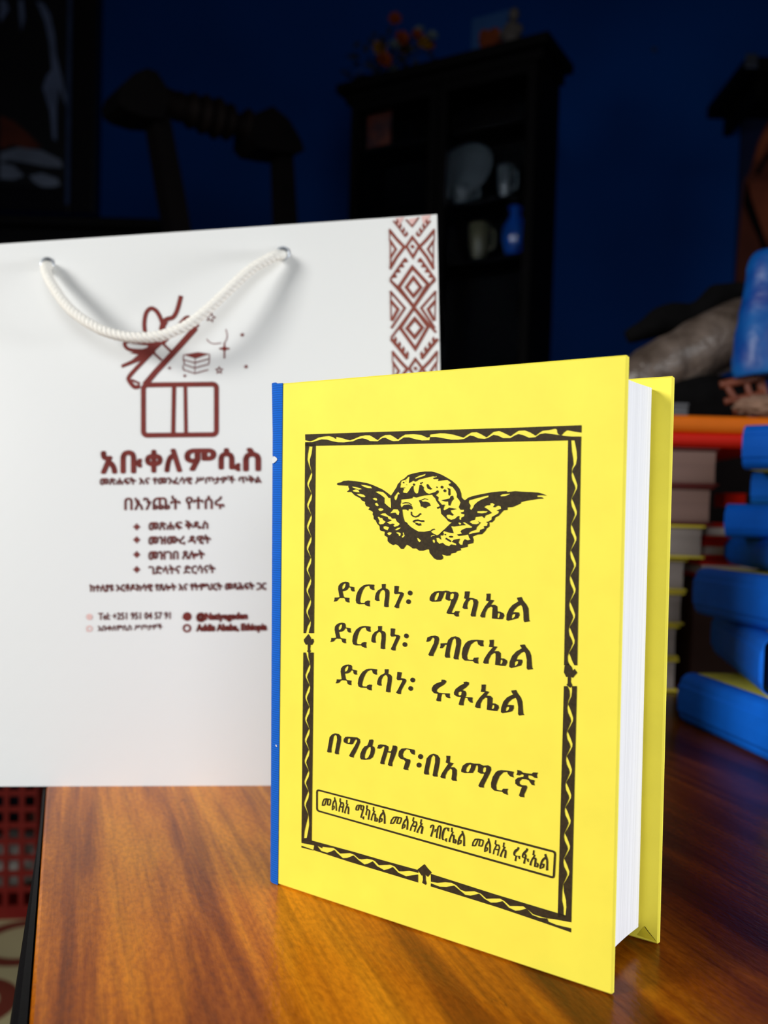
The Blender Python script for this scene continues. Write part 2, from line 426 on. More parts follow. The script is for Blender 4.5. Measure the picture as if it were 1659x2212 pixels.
# black rounded nosing along the left edge and the other sides
prof = [(0.0005, -0.0006), (-0.004, -0.0012), (-0.0075, -0.003), (-0.0095, -0.006), (-0.010, -0.011), (-0.009, -0.019), (-0.006, -0.024), (0.0005, -0.025)]
mb = MB()
vs = []; fs = []
secs = [A0_-0.01, -0.05, 0.0, 0.05, 0.10, 0.15, 0.20, 0.28, A1_+0.01]
for a in secs:
    k = min(1.0, max(0.12, 0.56*(1-4.0*a)))      # the black nosing tapers towards the far end
    for b, z in prof: vs.append((a, b*k if b < 0 else b, z))
n = len(prof)
for s_ in range(len(secs)-1):
    for i in range(n): fs.append((s_*n+i, s_*n+(i+1) % n, (s_+1)*n+(i+1) % n, (s_+1)*n+i))
fs += [tuple(range(n)), tuple(range((len(secs)-1)*n, len(secs)*n))[::-1]]
mb.add(vs, fs); mb.build('edge_moulding', m_black_lacquer, table, fn=lambda v: TP(*v), label='black painted edge moulding on the left side')
box((A0_-0.01, 0, -0.025), (A0_-0.0005, B1_, -0.001), 0.002).build('edge_moulding', m_black_lacquer, table, fn=lambda v: TP(*v))
box((A1_+0.0005, 0, -0.025), (A1_+0.01, B1_, -0.001), 0.002).build('edge_moulding', m_black_lacquer, table, fn=lambda v: TP(*v))
box((A0_-0.01, B1_+0.0005, -0.025), (A1_+0.01, B1_+0.01, -0.001), 0.002).build('edge_moulding', m_black_lacquer, table, fn=lambda v: TP(*v))
for nm, lo, hi in (('apron', (A0_+0.05, 0.03, -0.08), (A1_-0.05, 0.05, -0.0255)), ('apron', (A0_+0.05, B1_-0.05, -0.08), (A1_-0.05, B1_-0.03, -0.0255)),
                   ('apron', (A0_+0.03, 0.05, -0.08), (A0_+0.05, B1_-0.05, -0.0255)), ('apron', (A1_-0.05, 0.05, -0.08), (A1_-0.03, B1_-0.05, -0.0255))):
    box(lo, hi, 0.002).build(nm, m_black_lacquer, table, fn=lambda v: TP(*v))
for a in (A0_+0.05, A1_-0.05):
    for b in (0.05, B1_-0.05):
        box((a-0.025, b-0.025, FL), (a+0.025, b+0.025, -0.0255), 0.004).build('leg', m_black_lacquer, table, fn=lambda v: TP(*v))

# ------------------------------------------------------------------ books
def build_book(root, P, W, T_, H, m_cover, m_spine, m_pg, wrap=0.007, over=0.0055, ovt=0.0035, ovb=0.0035, bt=0.0024, nub=False, wrap_top=None, spine_depth=0.004, r=0.0045):
    """a = spine -> fore edge, b = through the thickness, c = along the spine; P maps to the world"""
    wrap_top = wrap_top or wrap
    fn = lambda v: P(v[0], v[1], v[2])
    fb = box((r+0.0003, 0, 0), (W, bt, H), 0.0006, 1).build('front_board', m_cover, root, fn=fn)
    box((r+0.0003, T_-bt, 0), (W, T_, H), 0.0006, 1).build('back_board', m_cover, root, fn=fn)
    # pages with a shallow hollow on the fore edge
    nb, vs, fs = 14, [], []
    for c in (ovb, H-ovt):
        for i in range(nb+1):
            t = i/nb; b = bt + (T_-2*bt)*t
            vs.append((W-over-0.0012*math.sin(math.pi*t)-(0.0014 if i in (0, nb) else 0), b, c))
        for i in range(nb+1):
            t = i/nb; vs.append((r+0.0003, bt+(T_-2*bt)*(1-t), c))
    n = 2*(nb+1)
    for i in range(n): fs.append((i, (i+1) % n, (i+1) % n+n, i+n))
    fs += [tuple(range(n))[::-1], tuple(range(n, 2*n))]
    MB().add(vs, fs).build('page_block', m_pg, root, fn=fn)
    # cloth spine
    o = 0.0004
    outer = [(wrap, -o), (r, -o)]
    for k in range(5):
        an = math.pi/2*(k/4); outer.append((r-(r+0.0005)*math.sin(an), -o+r*(1-math.cos(an))))
    outer.append((-spine_depth*0.5, T_*0.25)); outer.append((-spine_depth*0.62, T_*0.5)); outer.append((-spine_depth*0.5, T_*0.75))
    for k in range(5):
        an = math.pi/2*(1-k/4); outer.append((r-(r+0.0005)*math.sin(an), T_+o-r*(1-math.cos(an))))
    outer += [(r, T_+o), (wrap, T_+o)]
    inner = [(wrap, -0.00002)] + [(max(a, 0)+0.0009 if a < r-0.0005 else a, min(max(b, 0.0002), T_-0.0002)) for a, b in outer[1:-1]] + [(wrap, T_+0.00002)]
    vs = []; fs = []; nc = 10
    for j in range(nc+1):
        c = H*j/nc
        for k, (a, b) in enumerate(outer):
            if k in (0, len(outer)-1): a = wrap + (wrap_top-wrap)*j/nc
            cc = c
            if nub and j == nc and k >= 2 and k <= 6: a -= 0.0006; cc = c+0.0005
            vs.append((a, b, cc))
        for k, (a, b) in enumerate(inner):
            if k in (0, len(inner)-1): a = wrap + (wrap_top-wrap)*j/nc
            vs.append((a, b, c))
    m_ = len(outer)
    for j in range(nc):
        for k in range(m_-1):
            a = j*2*m_+k; fs.append((a, a+1, a+1+2*m_, a+2*m_))
            a = j*2*m_+m_+k; fs.append((a+1, a, a+2*m_, a+1+2*m_))
        for k in (0, m_-1):
            a = j*2*m_+k; b = a+m_; fs.append((a, b, b+2*m_, a+2*m_) if k == 0 else (b, a, a+2*m_, b+2*m_))
    for j in (0, nc):
        for k in range(m_-1):
            a = j*2*m_+k; b = a+m_; fs.append((a, a+1, b+1, b) if j else (a+1, a, b, b+1))
    sp = MB().add(vs, fs).build('cloth_spine', m_spine, root, fn=fn, smooth=False)
    return fb, sp

# ---- main standing book
BR_ = Vector((0.07972, 0.30279, 0)); yaw = 0.60611; YB = 0.609137
BW, BT, BH = 0.156798, 0.049386, 0.215
dsp = Vector((-math.cos(yaw), math.sin(yaw), 0))             # fore edge -> spine
ndp = Vector((math.sin(YB), math.cos(YB), 0))                # front -> back cover
n_lean = Vector((math.sin(yaw), math.cos(yaw), 0))
lean, side = -0.01626696, 0.00961062
upv = Vector((0, 0, math.cos(lean))) + n_lean*math.sin(lean) + dsp*side
BL_ = BR_ + dsp*BW
def PB(a, b, c): return BL_ - dsp*a + ndp*b + upv*(c+0.0002)
book = thing('hardcover_book', (BL_.x, BL_.y, 0), 'yellow hardcover book with blue cloth spine standing upright, cherub and black lettering on its cover', 'book', rz=-yaw)
NRM = upv.cross(-dsp).normalized()
if NRM.dot(EYE-BR_) < 0: NRM = -NRM
def cover_uv(px, py, off=0.0):
    d = ray(px, py); O = BR_ + NRM*off
    t = (O-EYE).dot(NRM)/d.dot(NRM)
    return EYE + d*t
def cover_a(px, py):
    p = cover_uv(px, py)-BL_; k = p.z/upv.z; p = p-upv*k
    return -p.dot(dsp)
wt, wb = cover_a(611.5, 832), cover_a(601, 1912)
front_board, cloth_spine = build_book(book, PB, BW, BT, BH, m_yellow, m_cloth, m_page, wrap=wb, wrap_top=wt, over=0.0066, ovt=0.0045, ovb=0.0062, nub=True, bt=0.0022)
# folded lining corner seen inside the back board
inner = lambda a, c: PB(a, BT-0.0022-0.00015, c)
def inner_px(px, py):
    d = ray(px, py); O = PB(0, BT-0.0024, 0); N = NRM
    return EYE + d*((O-EYE).dot(N)/d.dot(N))
mesh('folded_corner', [inner_px(*p) for p in ((1391, 2001), (1376, 2020), (1419, 2035))], [(0, 1, 2)], m_yellow_dull, book, label='darker yellow folded triangle at the lower back corner')
ink = Ink(); ink.stroke([(1392.5, 2001), (1402, 2014), (1417, 2032)], [1.2, 1.3, 0.5])
mesh('fold_crease', [inner_px(*p)+NRM*0.0001 for p in ink.p], ink.f, m_ink, book)

def put(inkobj, name, m, root, fn, off, label=None):
    return mesh(name, [fn(x, y, off) for x, y in inkobj.p], inkobj.f, m, root, label=label)
OFF = 0.00022
# ornamental border of the cover: black bars crossed by an uncovered twisting ribbon
def lerp(a, b, t): return a+(b-a)*t
def side_bar(xl0, xr0, y0, xl1, xr1, y1, pin, first, last, mirror=False):
    """vertical bar, ribbon given by pinch heights; returns two black shapes left and right of the ribbon"""
    per = [(0, .63, .67), (.13, .50, .70), (.3, .36, .64), (.5, .22, .44), (.62, .24, .38), (.8, .42, .51), (1, .63, .67)]
    L_, R_ = [], []
    seq = []
    for y, a, b in first: seq.append((y, a, b))
    for i in range(len(pin)-1):
        for t, a, b in per[(0 if i == 0 and not first else 1) if i else 0:]:
            seq.append((pin[i]+(pin[i+1]-pin[i])*t, a, b))
    for y, a, b in last: seq.append((y, a, b))
    ink = Ink(); n = len(seq)
    for y, a, b in seq:
        t = (y-y0)/(y1-y0); xl = lerp(xl0, xl1, t); xr = lerp(xr0, xr1, t)
        if mirror: a, b = 1-b, 1-a
        ink.p += [(xl, y), (lerp(xl, xr, a), y), (lerp(xl, xr, b), y), (xr, y)]
    for i in range(n-1):
        ink.f += [(4*i, 4*i+1, 4*i+5, 4*i+4), (4*i+2, 4*i+3, 4*i+7, 4*i+6)]
    return ink
b1 = side_bar(659, 681.8, 955, 655.5, 678, 1367.5, [1020, 1066, 1112, 1158.5, 1204, 1249.5, 1295, 1341],
              [(955, .38, .39), (964, .38, .39), (964.5, .38, .70), (980, .26, .62), (993, .22, .46), (1004, .36, .47)],
              [(1345, .56, .69), (1353, .38, .66), (1360, .3, .55), (1367.5, .22, .5)])
b2 = side_bar(655, 677.5, 1409.5, 651, 673, 1817, [1435, 1480, 1527, 1574, 1619, 1665, 1709, 1759],
              [(1409.5, .24, .48), (1420, .36, .5), (1428, .52, .6)],
              [(1766, .6, .70), (1782, .42, .74), (1796, .28, .64), (1810, .24, .52), (1810.5, .24, .25), (1817, .24, .25)])
b3 = side_bar(1227, 1255, 950.5, 1218.3, 1246.8, 1437, [1019, 1077, 1133, 1189, 1244, 1300, 1355, 1411],
              [(950.5, .5, .78), (975, .32, .7), (990, .28, .6), (1003, .36, .56), (1012, .58, .68)],
              [(1418, .52, .74), (1428, .38, .72), (1437, .22, .58)], mirror=True)
b4 = side_bar(1218, 1246, 1482, 1204.6, 1234, 1981, [1522, 1580, 1634, 1690.5, 1744, 1800, 1855, 1910.5],
              [(1482, .40, .72), (1492, .36, .56), (1504, .4, .52), (1514, .56, .64)],
              [(1925, .6, .72), (1945, .42, .72), (1960, .38, .6), (1975, .42, .58), (1981, .42, .43)], mirror=True)
put(b1, 'border_print', m_ink, front_board, cover_uv, OFF); put(b2, 'border_print', m_ink, front_board, cover_uv, OFF)
put(b3, 'border_print', m_ink, front_board, cover_uv, OFF); put(b4, 'border_print', m_ink, front_board, cover_uv, OFF)

# top bar: two traced edges of the ribbon
c1 = crop(650, 900, 5.352); c2 = crop(950, 900, 5.184)
top = Ink()
up_edge = [c1(*p) for p in ((50, 272), (100, 283), (140, 272), (200, 240), (260, 228), (320, 222), (370, 236), (403, 258), (405, 232), (470, 246), (520, 262), (565, 272), (610, 255), (680, 225), (740, 213), (790, 213), (830, 235), (885, 270), (920, 235), (970, 210), (1030, 208), (1070, 230), (1118, 262), (1150, 235), (1200, 205), (1300, 200), (1390, 210), (1455, 240), (1488, 232), (1490, 205), (1560, 195))]
up_edge += [c2(*p) for p in ((0, 183), (60, 185), (150, 200), (262, 233), (300, 205), (350, 175), (410, 172), (460, 195), (520, 230), (560, 200), (600, 168), (660, 158), (710, 178), (788, 218), (830, 188), (880, 155), (950, 152), (1010, 175), (1070, 212), (1110, 180), (1150, 155), (1220, 148), (1290, 133), (1312, 145), (1316, 180), (1330, 200))]
lo_edge = [c1(*p) for p in ((50, 300), (110, 302), (160, 285), (240, 262), (300, 265), (370, 285), (430, 296), (500, 297), (600, 285), (660, 258), (710, 250), (750, 258), (800, 282), (885, 285), (940, 248), (975, 243), (1030, 272), (1070, 283), (1130, 280), (1190, 240), (1250, 240), (1330, 262), (1400, 275), (1486, 272), (1492, 236), (1560, 235))]
lo_edge += [c2(*p) for p in ((0, 235), (60, 245), (130, 258), (200, 258), (270, 250), (340, 210), (380, 218), (430, 242), (500, 248), (540, 238), (600, 203), (650, 212), (710, 240), (790, 240), (840, 210), (880, 195), (930, 205), (1000, 236), (1070, 230), (1120, 195), (1180, 185), (1260, 195), (1330, 205))]
top.poly([(659, 938.3), (800, 933.5), (958, 928.6), (1100, 924.2), (1256, 918.4), (1255.6, 934.2)] + [c2(*p) for p in ((1585, 178), (1500, 165), (1425, 150), (1395, 170), (1360, 208))] + up_edge[::-1])
top.poly([(659, 963.5), (681.5, 962.8), (820, 960), (958, 957), (1100, 953.8), (1228, 951), (1255.2, 951)] + [c2(*p) for p in ((1583, 222), (1480, 222), (1400, 216), (1360, 208))] + lo_edge[::-1])
put(top, 'border_print', m_ink, front_board, cover_uv, OFF)

# bottom bars
c8 = crop(640, 1780, 5.184); c7 = crop(860, 1840, 4.1475)
bot = Ink()
bu = [c8(*p) for p in ((235, 245), (262, 258), (287, 272), (292, 255), (350, 262), (415, 268), (440, 285), (490, 330), (530, 328), (600, 325), (650, 345), (700, 390), (730, 395), (790, 388), (850, 400), (880, 415), (925, 462), (980, 458), (1050, 455), (1100, 475), (1150, 530), (1200, 530), (1260, 524), (1320, 535), (1365, 548))]
bot.poly([c8(*p) for p in ((57, 178), (165, 182), (620, 305), (1000, 415), (1365, 515))] + bu[::-1] + [c8(200, 240), c8(57, 212)])
bl = [c8(*p) for p in ((235, 245), (275, 300), (345, 322), (385, 310), (425, 290), (450, 320), (520, 382), (570, 380), (640, 352), (690, 400), (760, 452), (800, 445), (855, 418), (900, 470), (980, 515), (1030, 505), (1080, 482), (1140, 545), (1230, 585), (1290, 575), (1362, 565))]
bot.poly(bl + [c8(*p) for p in ((1362, 655), (1000, 545), (600, 425), (190, 292), (200, 240))])
bot.poly([c8(*p) for p in ((57, 242), (190, 288), (190, 297), (57, 263))])
ru = [c7(*p) for p in ((293, 268), (350, 278), (420, 272), (480, 278), (520, 300), (560, 340), (600, 355), (680, 352), (740, 375), (790, 420), (850, 418), (910, 418), (950, 440), (1000, 485), (1060, 485), (1120, 488), (1165, 520), (1210, 560), (1290, 585), (1340, 597), (1400, 604), (1550, 632))]
bot.poly([c7(*p) for p in ((292, 197), (860, 378), (1425, 548), (1552, 583))] + ru[::-1])
rl = [c7(*p) for p in ((293, 282), (370, 312), (430, 315), (500, 303), (550, 345), (600, 385), (650, 393), (725, 375), (770, 420), (830, 455), (880, 455), (935, 442), (990, 500), (1050, 528), (1090, 525), (1150, 508), (1200, 565), (1270, 592), (1335, 597), (1345, 625), (1420, 655), (1549, 685))]
bot.poly(rl + [c7(*p) for p in ((1548, 722), (1300, 635), (900, 500), (291, 310))])
put(bot, 'border_print', m_ink, front_board, cover_uv, OFF)

# spade ornaments in the border
orn = Ink(); orns = []
o1 = crop(630, 1350, 4.424)
orn.poly([o1(*p) for p in ((160, 85), (140, 110), (115, 140), (118, 160), (135, 190), (152, 185), (153, 240), (146, 250), (165, 272), (183, 250), (176, 235), (180, 190), (195, 190), (212, 160), (208, 135), (195, 130), (188, 142), (182, 120))])
orns.append(orn); orn = Ink()
o2 = crop(1190, 1420, 3.568)
orn.poly([o2(*p) for p in ((135, 45), (105, 65), (100, 115), (118, 152), (130, 150), (128, 200), (120, 212), (148, 235), (165, 215), (153, 190), (155, 150), (168, 158), (203, 118), (182, 88), (170, 102), (160, 75))])
orns.append(orn); orn = Ink()
orn.poly([c7(*p) for p in ((235, 110), (172, 160), (212, 215), (219, 207), (222, 250), (215, 278), (245, 297), (255, 285), (247, 255), (245, 205), (265, 225), (300, 185), (268, 152))])
orns.append(orn)
for orn in orns: put(orn, 'border_ornament_print', m_ink, front_board, cover_uv, OFF)

# ---- the winged cherub's head
CA = crop(840, 1000, 9.217); CB = crop(720, 1020, 10.369); CC = crop(980, 1040, 7.9)
def A(*p): return [CA(*x) for x in p]
def B(*p): return [CB(*x) for x in p]
def C(*p): return [CC(*x) for x in p]
outer = (B((75,265),(100,240),(170,225),(230,195),(340,185),(480,200),(600,215),(740,240),(840,270),(960,320),(1100,385),(1200,455),(1290,525),(1330,470),(1380,390),(1420,330),(1440,270),(1490,220),(1510,185),(1580,150),(1640,95))
 + A((380,240),(480,210),(600,185),(720,170),(850,170),(950,195),(1050,235),(1150,290),(1250,350),(1330,420),(1400,510),(1435,600),(1445,680),(1480,725),(1512,740))
 + C((200,315),(250,275),(340,245),(480,215),(640,185),(780,170),(900,165),(920,180),(1050,165),(1180,175),(1330,180),(1450,190),(1520,210),(1590,240),(1500,232),(1420,238),(1425,262),(1510,268),(1535,290),(1440,295),(1360,310),(1250,325),(1150,350),(1140,375),(1040,420),(1000,435),(920,440),(915,485),(850,490),(770,580),(710,610),(690,660),(650,695),(605,695),(608,765),(560,800),(540,840),(480,900),(400,905),(320,940),(340,1000),(330,1050),(240,1070),(235,1115),(110,1140),(125,1170),(50,1190),(30,1215))
 + A((1240,1800),(1220,1840),(1140,1845),(1050,1820),(1080,1870),(1070,1910),(1030,1925),(950,1925),(900,1900),(850,1840),(810,1790),(800,1720),(750,1720),(680,1745),(600,1745),(540,1700),(470,1700),(420,1660),(350,1625),(290,1710),(240,1710),(190,1650),(130,1615),(80,1635),(10,1595))
 + B((1215,1540),(1215,1460),(1145,1415),(1150,1330),(1060,1310),(1040,1280),(1035,1210),(980,1150),(945,1075),(905,1050),(900,980),(880,950),(885,890),(830,855),(780,835),(810,800),(810,780),(735,760),(710,710),(710,665),(640,635),(600,580),(480,520),(400,440),(310,440),(305,430),(350,400),(355,365),(335,330),(340,300),(200,295),(100,290)))
holes = [
 B((600,275),(700,285),(790,305),(830,310),(870,360),(780,355),(690,330)),
 B((415,315),(500,330),(600,355),(640,380),(560,390),(480,360),(420,335)),
 B((430,400),(500,378),(560,400),(590,450),(520,445),(430,425)),
 B((510,485),(600,480),(680,505),(720,540),(700,560),(620,550),(560,520)),
 B((870,590),(920,568),(975,590),(985,630),(950,635),(900,610)),
 B((925,690),(975,680),(1020,745),(980,765),(935,730)),
 B((995,820),(1040,800),(1110,815),(1125,845),(1070,870),(1020,860)),
 B((935,435),(1000,425),(1110,440),(1180,500),(1240,575),(1278,572),(1290,700),(1293,808),(1230,770),(1140,690),(1140,570),(1050,500)),
 B((1040,950),(1090,920),(1160,915),(1220,970),(1290,1000),(1310,1035),(1390,1035),(1420,1100),(1490,1160),(1450,1200),(1370,1225),(1335,1200),(1370,1160),(1330,1150),(1270,1165),(1190,1122),(1290,1082),(1300,1065),(1230,1050),(1210,1000),(1130,975)),
 B((985,1000),(1010,990),(1050,1020),(1090,1020),(1120,1075),(1172,1110),(1120,1160),(1050,1170),(1010,1140),(1025,1090)),
 B((1115,1215),(1160,1205),(1250,1235),(1215,1300),(1160,1280),(1120,1260)),
 B((1365,1290),(1440,1240),(1515,1232),(1490,1265),(1420,1300)),
 B((1200,1360),(1240,1340),(1305,1350),(1300,1385),(1255,1410),(1210,1390)),
 B((1395,1350),(1440,1340),(1500,1360),(1512,1385),(1495,1430),(1465,1430),(1450,1385)),
 B((1545,1350),(1575,1345),(1590,1400),(1600,1425),(1555,1465),(1520,1450),(1560,1400)),
 B((1265,915),(1305,870),(1340,825),(1440,830),(1480,890),(1465,960),(1420,950),(1390,905),(1340,910),(1280,920)),
 B((1450,430),(1490,490),(1445,500),(1430,580),(1400,635),(1365,600),(1360,550),(1410,480)),
 A((240,725),(300,720),(400,710),(465,700),(475,670),(540,685),(700,645),(790,635),(860,630),(885,670),(920,700),(950,765),(1010,850),(1030,920),(1040,1010),(1090,1060),(1140,1110),(1180,1160),(1250,1190),(1215,1212),(1110,1318),(1070,1350),(1000,1420),(960,1440),(890,1410),(835,1370),(840,1345),(700,1370),(590,1365),(520,1330),(430,1270),(370,1215),(360,1190),(310,1160),(280,1060),(265,940),(262,900),(240,870),(225,830),(240,780)),
 A((590,330),(700,300),(830,270),(870,260),(920,270),(945,250),(955,280),(880,300),(890,320),(990,315),(975,355),(1050,345),(1160,335),(1210,370),(1240,400),(1185,420),(1200,450),(1270,480),(1330,560),(1355,620),(1350,680),(1400,740),(1425,790),(1390,880),(1420,930),(1500,930),(1490,970),(1430,985),(1440,1010),(1505,1020),(1500,1060),(1440,1090),(1440,1130),(1400,1125),(1395,1090),(1405,1055),(1370,1060),(1310,1115),(1240,1130),(1170,1105),(1140,1060),(1150,1030),(1200,1025),(1260,1050),(1290,1030),(1240,985),(1225,940),(1280,932),(1350,912),(1200,890),(1150,920),(1100,945),(1080,920),(1100,860),(1120,830),(1050,830),(1010,780),(975,740),(985,680),(930,640),(985,590),(990,550),(960,545),(920,580),(800,615),(740,590),(690,530),(690,480),(650,440),(610,440),(600,500),(580,600),(540,610),(500,570),(485,500),(490,450),(450,470),(400,550),(360,600),(280,590),(275,550),(300,530),(280,510),(330,490),(230,490),(220,480),(235,420),(230,395),(250,350),(330,330),(390,265),(410,280),(395,400),(450,370),(490,345),(510,370),(550,360)),
 A((520,292),(600,250),(700,222),(735,208),(718,250),(640,278),(570,300),(520,318)),
 C((258,320),(400,280),(560,240),(600,235),(590,265),(470,310),(410,345),(350,400),(330,450),(295,490),(270,460),(285,410),(255,360)),
 C((785,240),(830,215),(950,205),(960,215),(880,250),(810,255)),
 C((515,435),(560,405),(620,400),(620,370),(660,365),(700,395),(670,435),(700,440),(750,410),(800,425),(810,465),(730,495),(770,505),(765,540),(700,580),(650,605),(645,650),(600,680),(550,690),(580,710),(570,755),(510,765),(525,800),(450,825),(440,865),(330,880),(262,905),(255,880),(290,850),(380,820),(390,780),(460,700),(410,675),(440,710),(390,730),(320,725),(265,690),(300,665),(360,650),(370,605),(480,590),(520,625),(540,580),(650,535),(600,490),(560,460)),
 C((395,505),(500,500),(585,508),(555,532),(480,545),(400,535)),
 C((70,705),(100,695),(130,720),(105,745)),
 A((1232,1255),(1290,1265),(1450,1240),(1530,1235)) + C((150,700),(182,692),(250,735),(318,775),(300,790),(220,792),(140,825),(115,850),(140,890),(55,905),(80,930),(180,915),(245,902),(262,960),(288,990),(240,1005),(190,985),(160,1020),(150,1080),(110,1080),(80,1040),(105,975),(50,985)) + A((1290,1530),(1250,1570),(1340,1610),(1340,1640),(1240,1620),(1200,1655),(1130,1640),(1070,1590),(1000,1610),(950,1560),(940,1490),(990,1490),(1040,1530),(1022,1450),(1090,1355),(1190,1385),(1285,1395),(1265,1330)),
 A((555,1490),(590,1500),(640,1550),(610,1580),(570,1545)),
 A((865,1530),(900,1520),(920,1560),(905,1600),(870,1570)),
 A((828,1480),(838,1440),(890,1428),(925,1440),(870,1455)),
]
ch = Ink(); ch.poly(outer, holes)
for pg in (A((255,885),(300,835),(400,825),(450,850),(470,890),(465,925),(400,910),(375,950),(340,925),(262,925)),
           A((595,745),(640,735),(665,770),(740,770),(800,790),(830,850),(790,860),(755,870),(740,900),(690,890),(680,870),(635,865),(625,810)),
           A((750,425),(780,420),(810,470),(860,515),(820,530),(770,510),(750,460)),
           A((1160,490),(1220,515),(1225,630),(1200,650),(1180,630),(1185,540)),
           A((1040,745),(1210,705),(1230,660),(1275,650),(1290,715),(1250,760),(1220,845),(1185,845),(1180,765),(1110,765))):
    ch.poly(pg)
def st(pts, wd): ch.stroke([CA(*p) for p in pts], wd/9.217)
st([(268,802),(330,790),(400,796),(445,835)], 16); st([(648,735),(710,712),(778,724)], 12)
st([(445,970),(448,1030),(485,1062),(530,1072),(580,1056),(612,1020),(640,1010)], 26)
st([(478,1172),(520,1145),(580,1140),(640,1155),(702,1157)], 32); st([(540,1205),(590,1228),(640,1220)], 40); st([(500,1172),(545,1212)], 14)
st([(838,1348),(870,1325),(912,1318)], 20); st([(620,400),(645,400),(672,383)], 18); st([(625,400),(640,425)], 14)
st([(958,897),(1030,872)], 30); st([(1130,1500),(1232,1562)], 34); st([(325,355),(345,360)], 8); st([(345,440),(355,425)], 8)
for x, y, r in ((955, 482, 14), (1055, 480, 28), (1112, 552, 28), (290, 390, 15), (497, 430, 22), (1055, 1410, 34), (1120, 1425, 14), (1080, 1355, 8)):
    px, py = CA(x, y); ch.dot(px, py, r/9.217)
px, py = CA(1236, 1468); ch.dot(px, py, 42/9.217, ry=18/9.217)
put(ch, 'cherub_print', m_ink, front_board, cover_uv, OFF)

# ---- lettering (outlines of every letter)
W1 = [([(140,180),(170,140),(220,110),(270,100),(320,105),(340,130),(345,190),(390,195),(438,203),(435,250),(447,280),(400,283),(375,260),(368,215),(335,205),(310,245),(270,270),(215,280),(225,330),(240,385),(265,398),(345,405),(340,450),(348,490),(310,490),(275,470),(262,425),(240,408),(160,408),(140,425),(120,455),(90,470),(48,475),(65,440),(68,398),(120,398),(160,390),(145,310),(133,240)], [[(210,245),(208,190),(235,145),(265,125),(275,150),(265,200),(240,235)]]),
 ([(715,150),(815,157),(808,200),(818,258),(780,255),(740,235),(720,180),(690,178),(640,200),(600,260),(570,340),(552,420),(545,470),(560,498),(630,500),(650,470),(690,455),(733,457),(725,510),(733,565),(690,562),(650,545),(635,522),(520,525),(480,505),(465,450),(475,360),(500,290),(545,220),(610,170),(660,155)], []),
 ([(955,145),(1030,140),(1025,225),(1060,235),(1090,260),(1100,300),(1095,400),(1082,520),(1085,575),(1040,580),(1000,570),(1005,470),(1020,380),(1020,300),(1005,265),(970,250),(930,285),(905,350),(902,410),(912,460),(860,462),(825,440),(830,380),(850,310),(890,260),(945,230),(960,215)], []),
 ([(1195,180),(1230,178),(1280,182),(1265,290),(1340,298),(1370,320),(1365,360),(1320,450),(1285,530),(1280,598),(1230,598),(1190,575),(1220,520),(1260,430),(1300,340),(1285,325),(1240,332),(1205,335),(1188,310),(1195,240)], [])]
def word(glyphs, fn, ink=None, dots=()):
    ink = ink or Ink()
    for o, h in glyphs: ink.poly([fn(*p) for p in o], [[fn(*p) for p in x] for x in h])
    for x, y, r in dots:
        ink.poly([fn(x+r*math.cos(2*math.pi*k/16), y+r*math.sin(2*math.pi*k/16)) for k in range(16)])
    return ink
D1 = [(1490, 313, 45), (1460, 477, 45)]
cW1 = crop(715, 1245, 8.732); c6 = crop(680, 1230, 3.19)
anc = [(130, 222), (645, 222), (205, 85)]
def shifted(dst):
    f = affine([c6(*p) for p in anc], [c6(*p) for p in dst]); return lambda x, y: f(*cW1(x, y))
MIK = [([(55,180),(80,130),(130,90),(180,80),(250,82),(300,75),(340,80),(370,97),(440,90),(475,105),(487,140),(470,200),(430,290),(390,380),(380,402),(415,408),(440,380),(505,383),(488,410),(490,460),(450,460),(425,445),(415,425),(330,420),(305,410),(320,370),(360,290),(378,215),(340,225),(300,210),(290,190),(305,105),(280,100),(250,180),(220,230),(170,238),(90,240),(55,220)], [[(125,215),(130,170),(160,110),(195,100),(190,150),(165,210),(140,222)], [(355,190),(362,130),(400,110),(420,130),(410,190),(380,208)]]),
 ([(580,85),(655,85),(640,180),(700,185),(760,205),(780,240),(770,310),(745,400),(740,460),(680,460),(665,440),(690,350),(710,260),(700,215),(665,205),(630,240),(615,300),(622,348),(570,348),(545,330),(560,270),(600,200),(570,190),(578,140)], []),
 ([(903,120),(965,118),(960,212),(1020,218),(970,285),(1030,285),(1065,310),(1068,385),(1110,388),(1160,415),(1170,450),(1145,500),(1090,500),(985,490),(990,400),(995,330),(970,310),(920,340),(890,400),(880,475),(830,475),(808,455),(830,400),(880,310),(940,235),(895,222),(905,170)], [[(1065,470),(1072,415),(1095,405),(1105,430),(1090,480),(1075,482)]]),
 ([(1360,180),(1428,168),(1450,220),(1500,280),(1530,340),(1535,430),(1540,510),(1555,530),(1470,545),(1458,520),(1455,400),(1440,320),(1418,285),(1370,310),(1320,360),(1300,398),(1340,395),(1390,400),(1398,440),(1375,485),(1320,500),(1220,525),(1200,510),(1205,430),(1240,350),(1290,290),(1380,235),(1362,200)], [[(1280,485),(1285,440),(1310,420),(1335,430),(1325,465),(1295,490)]])]
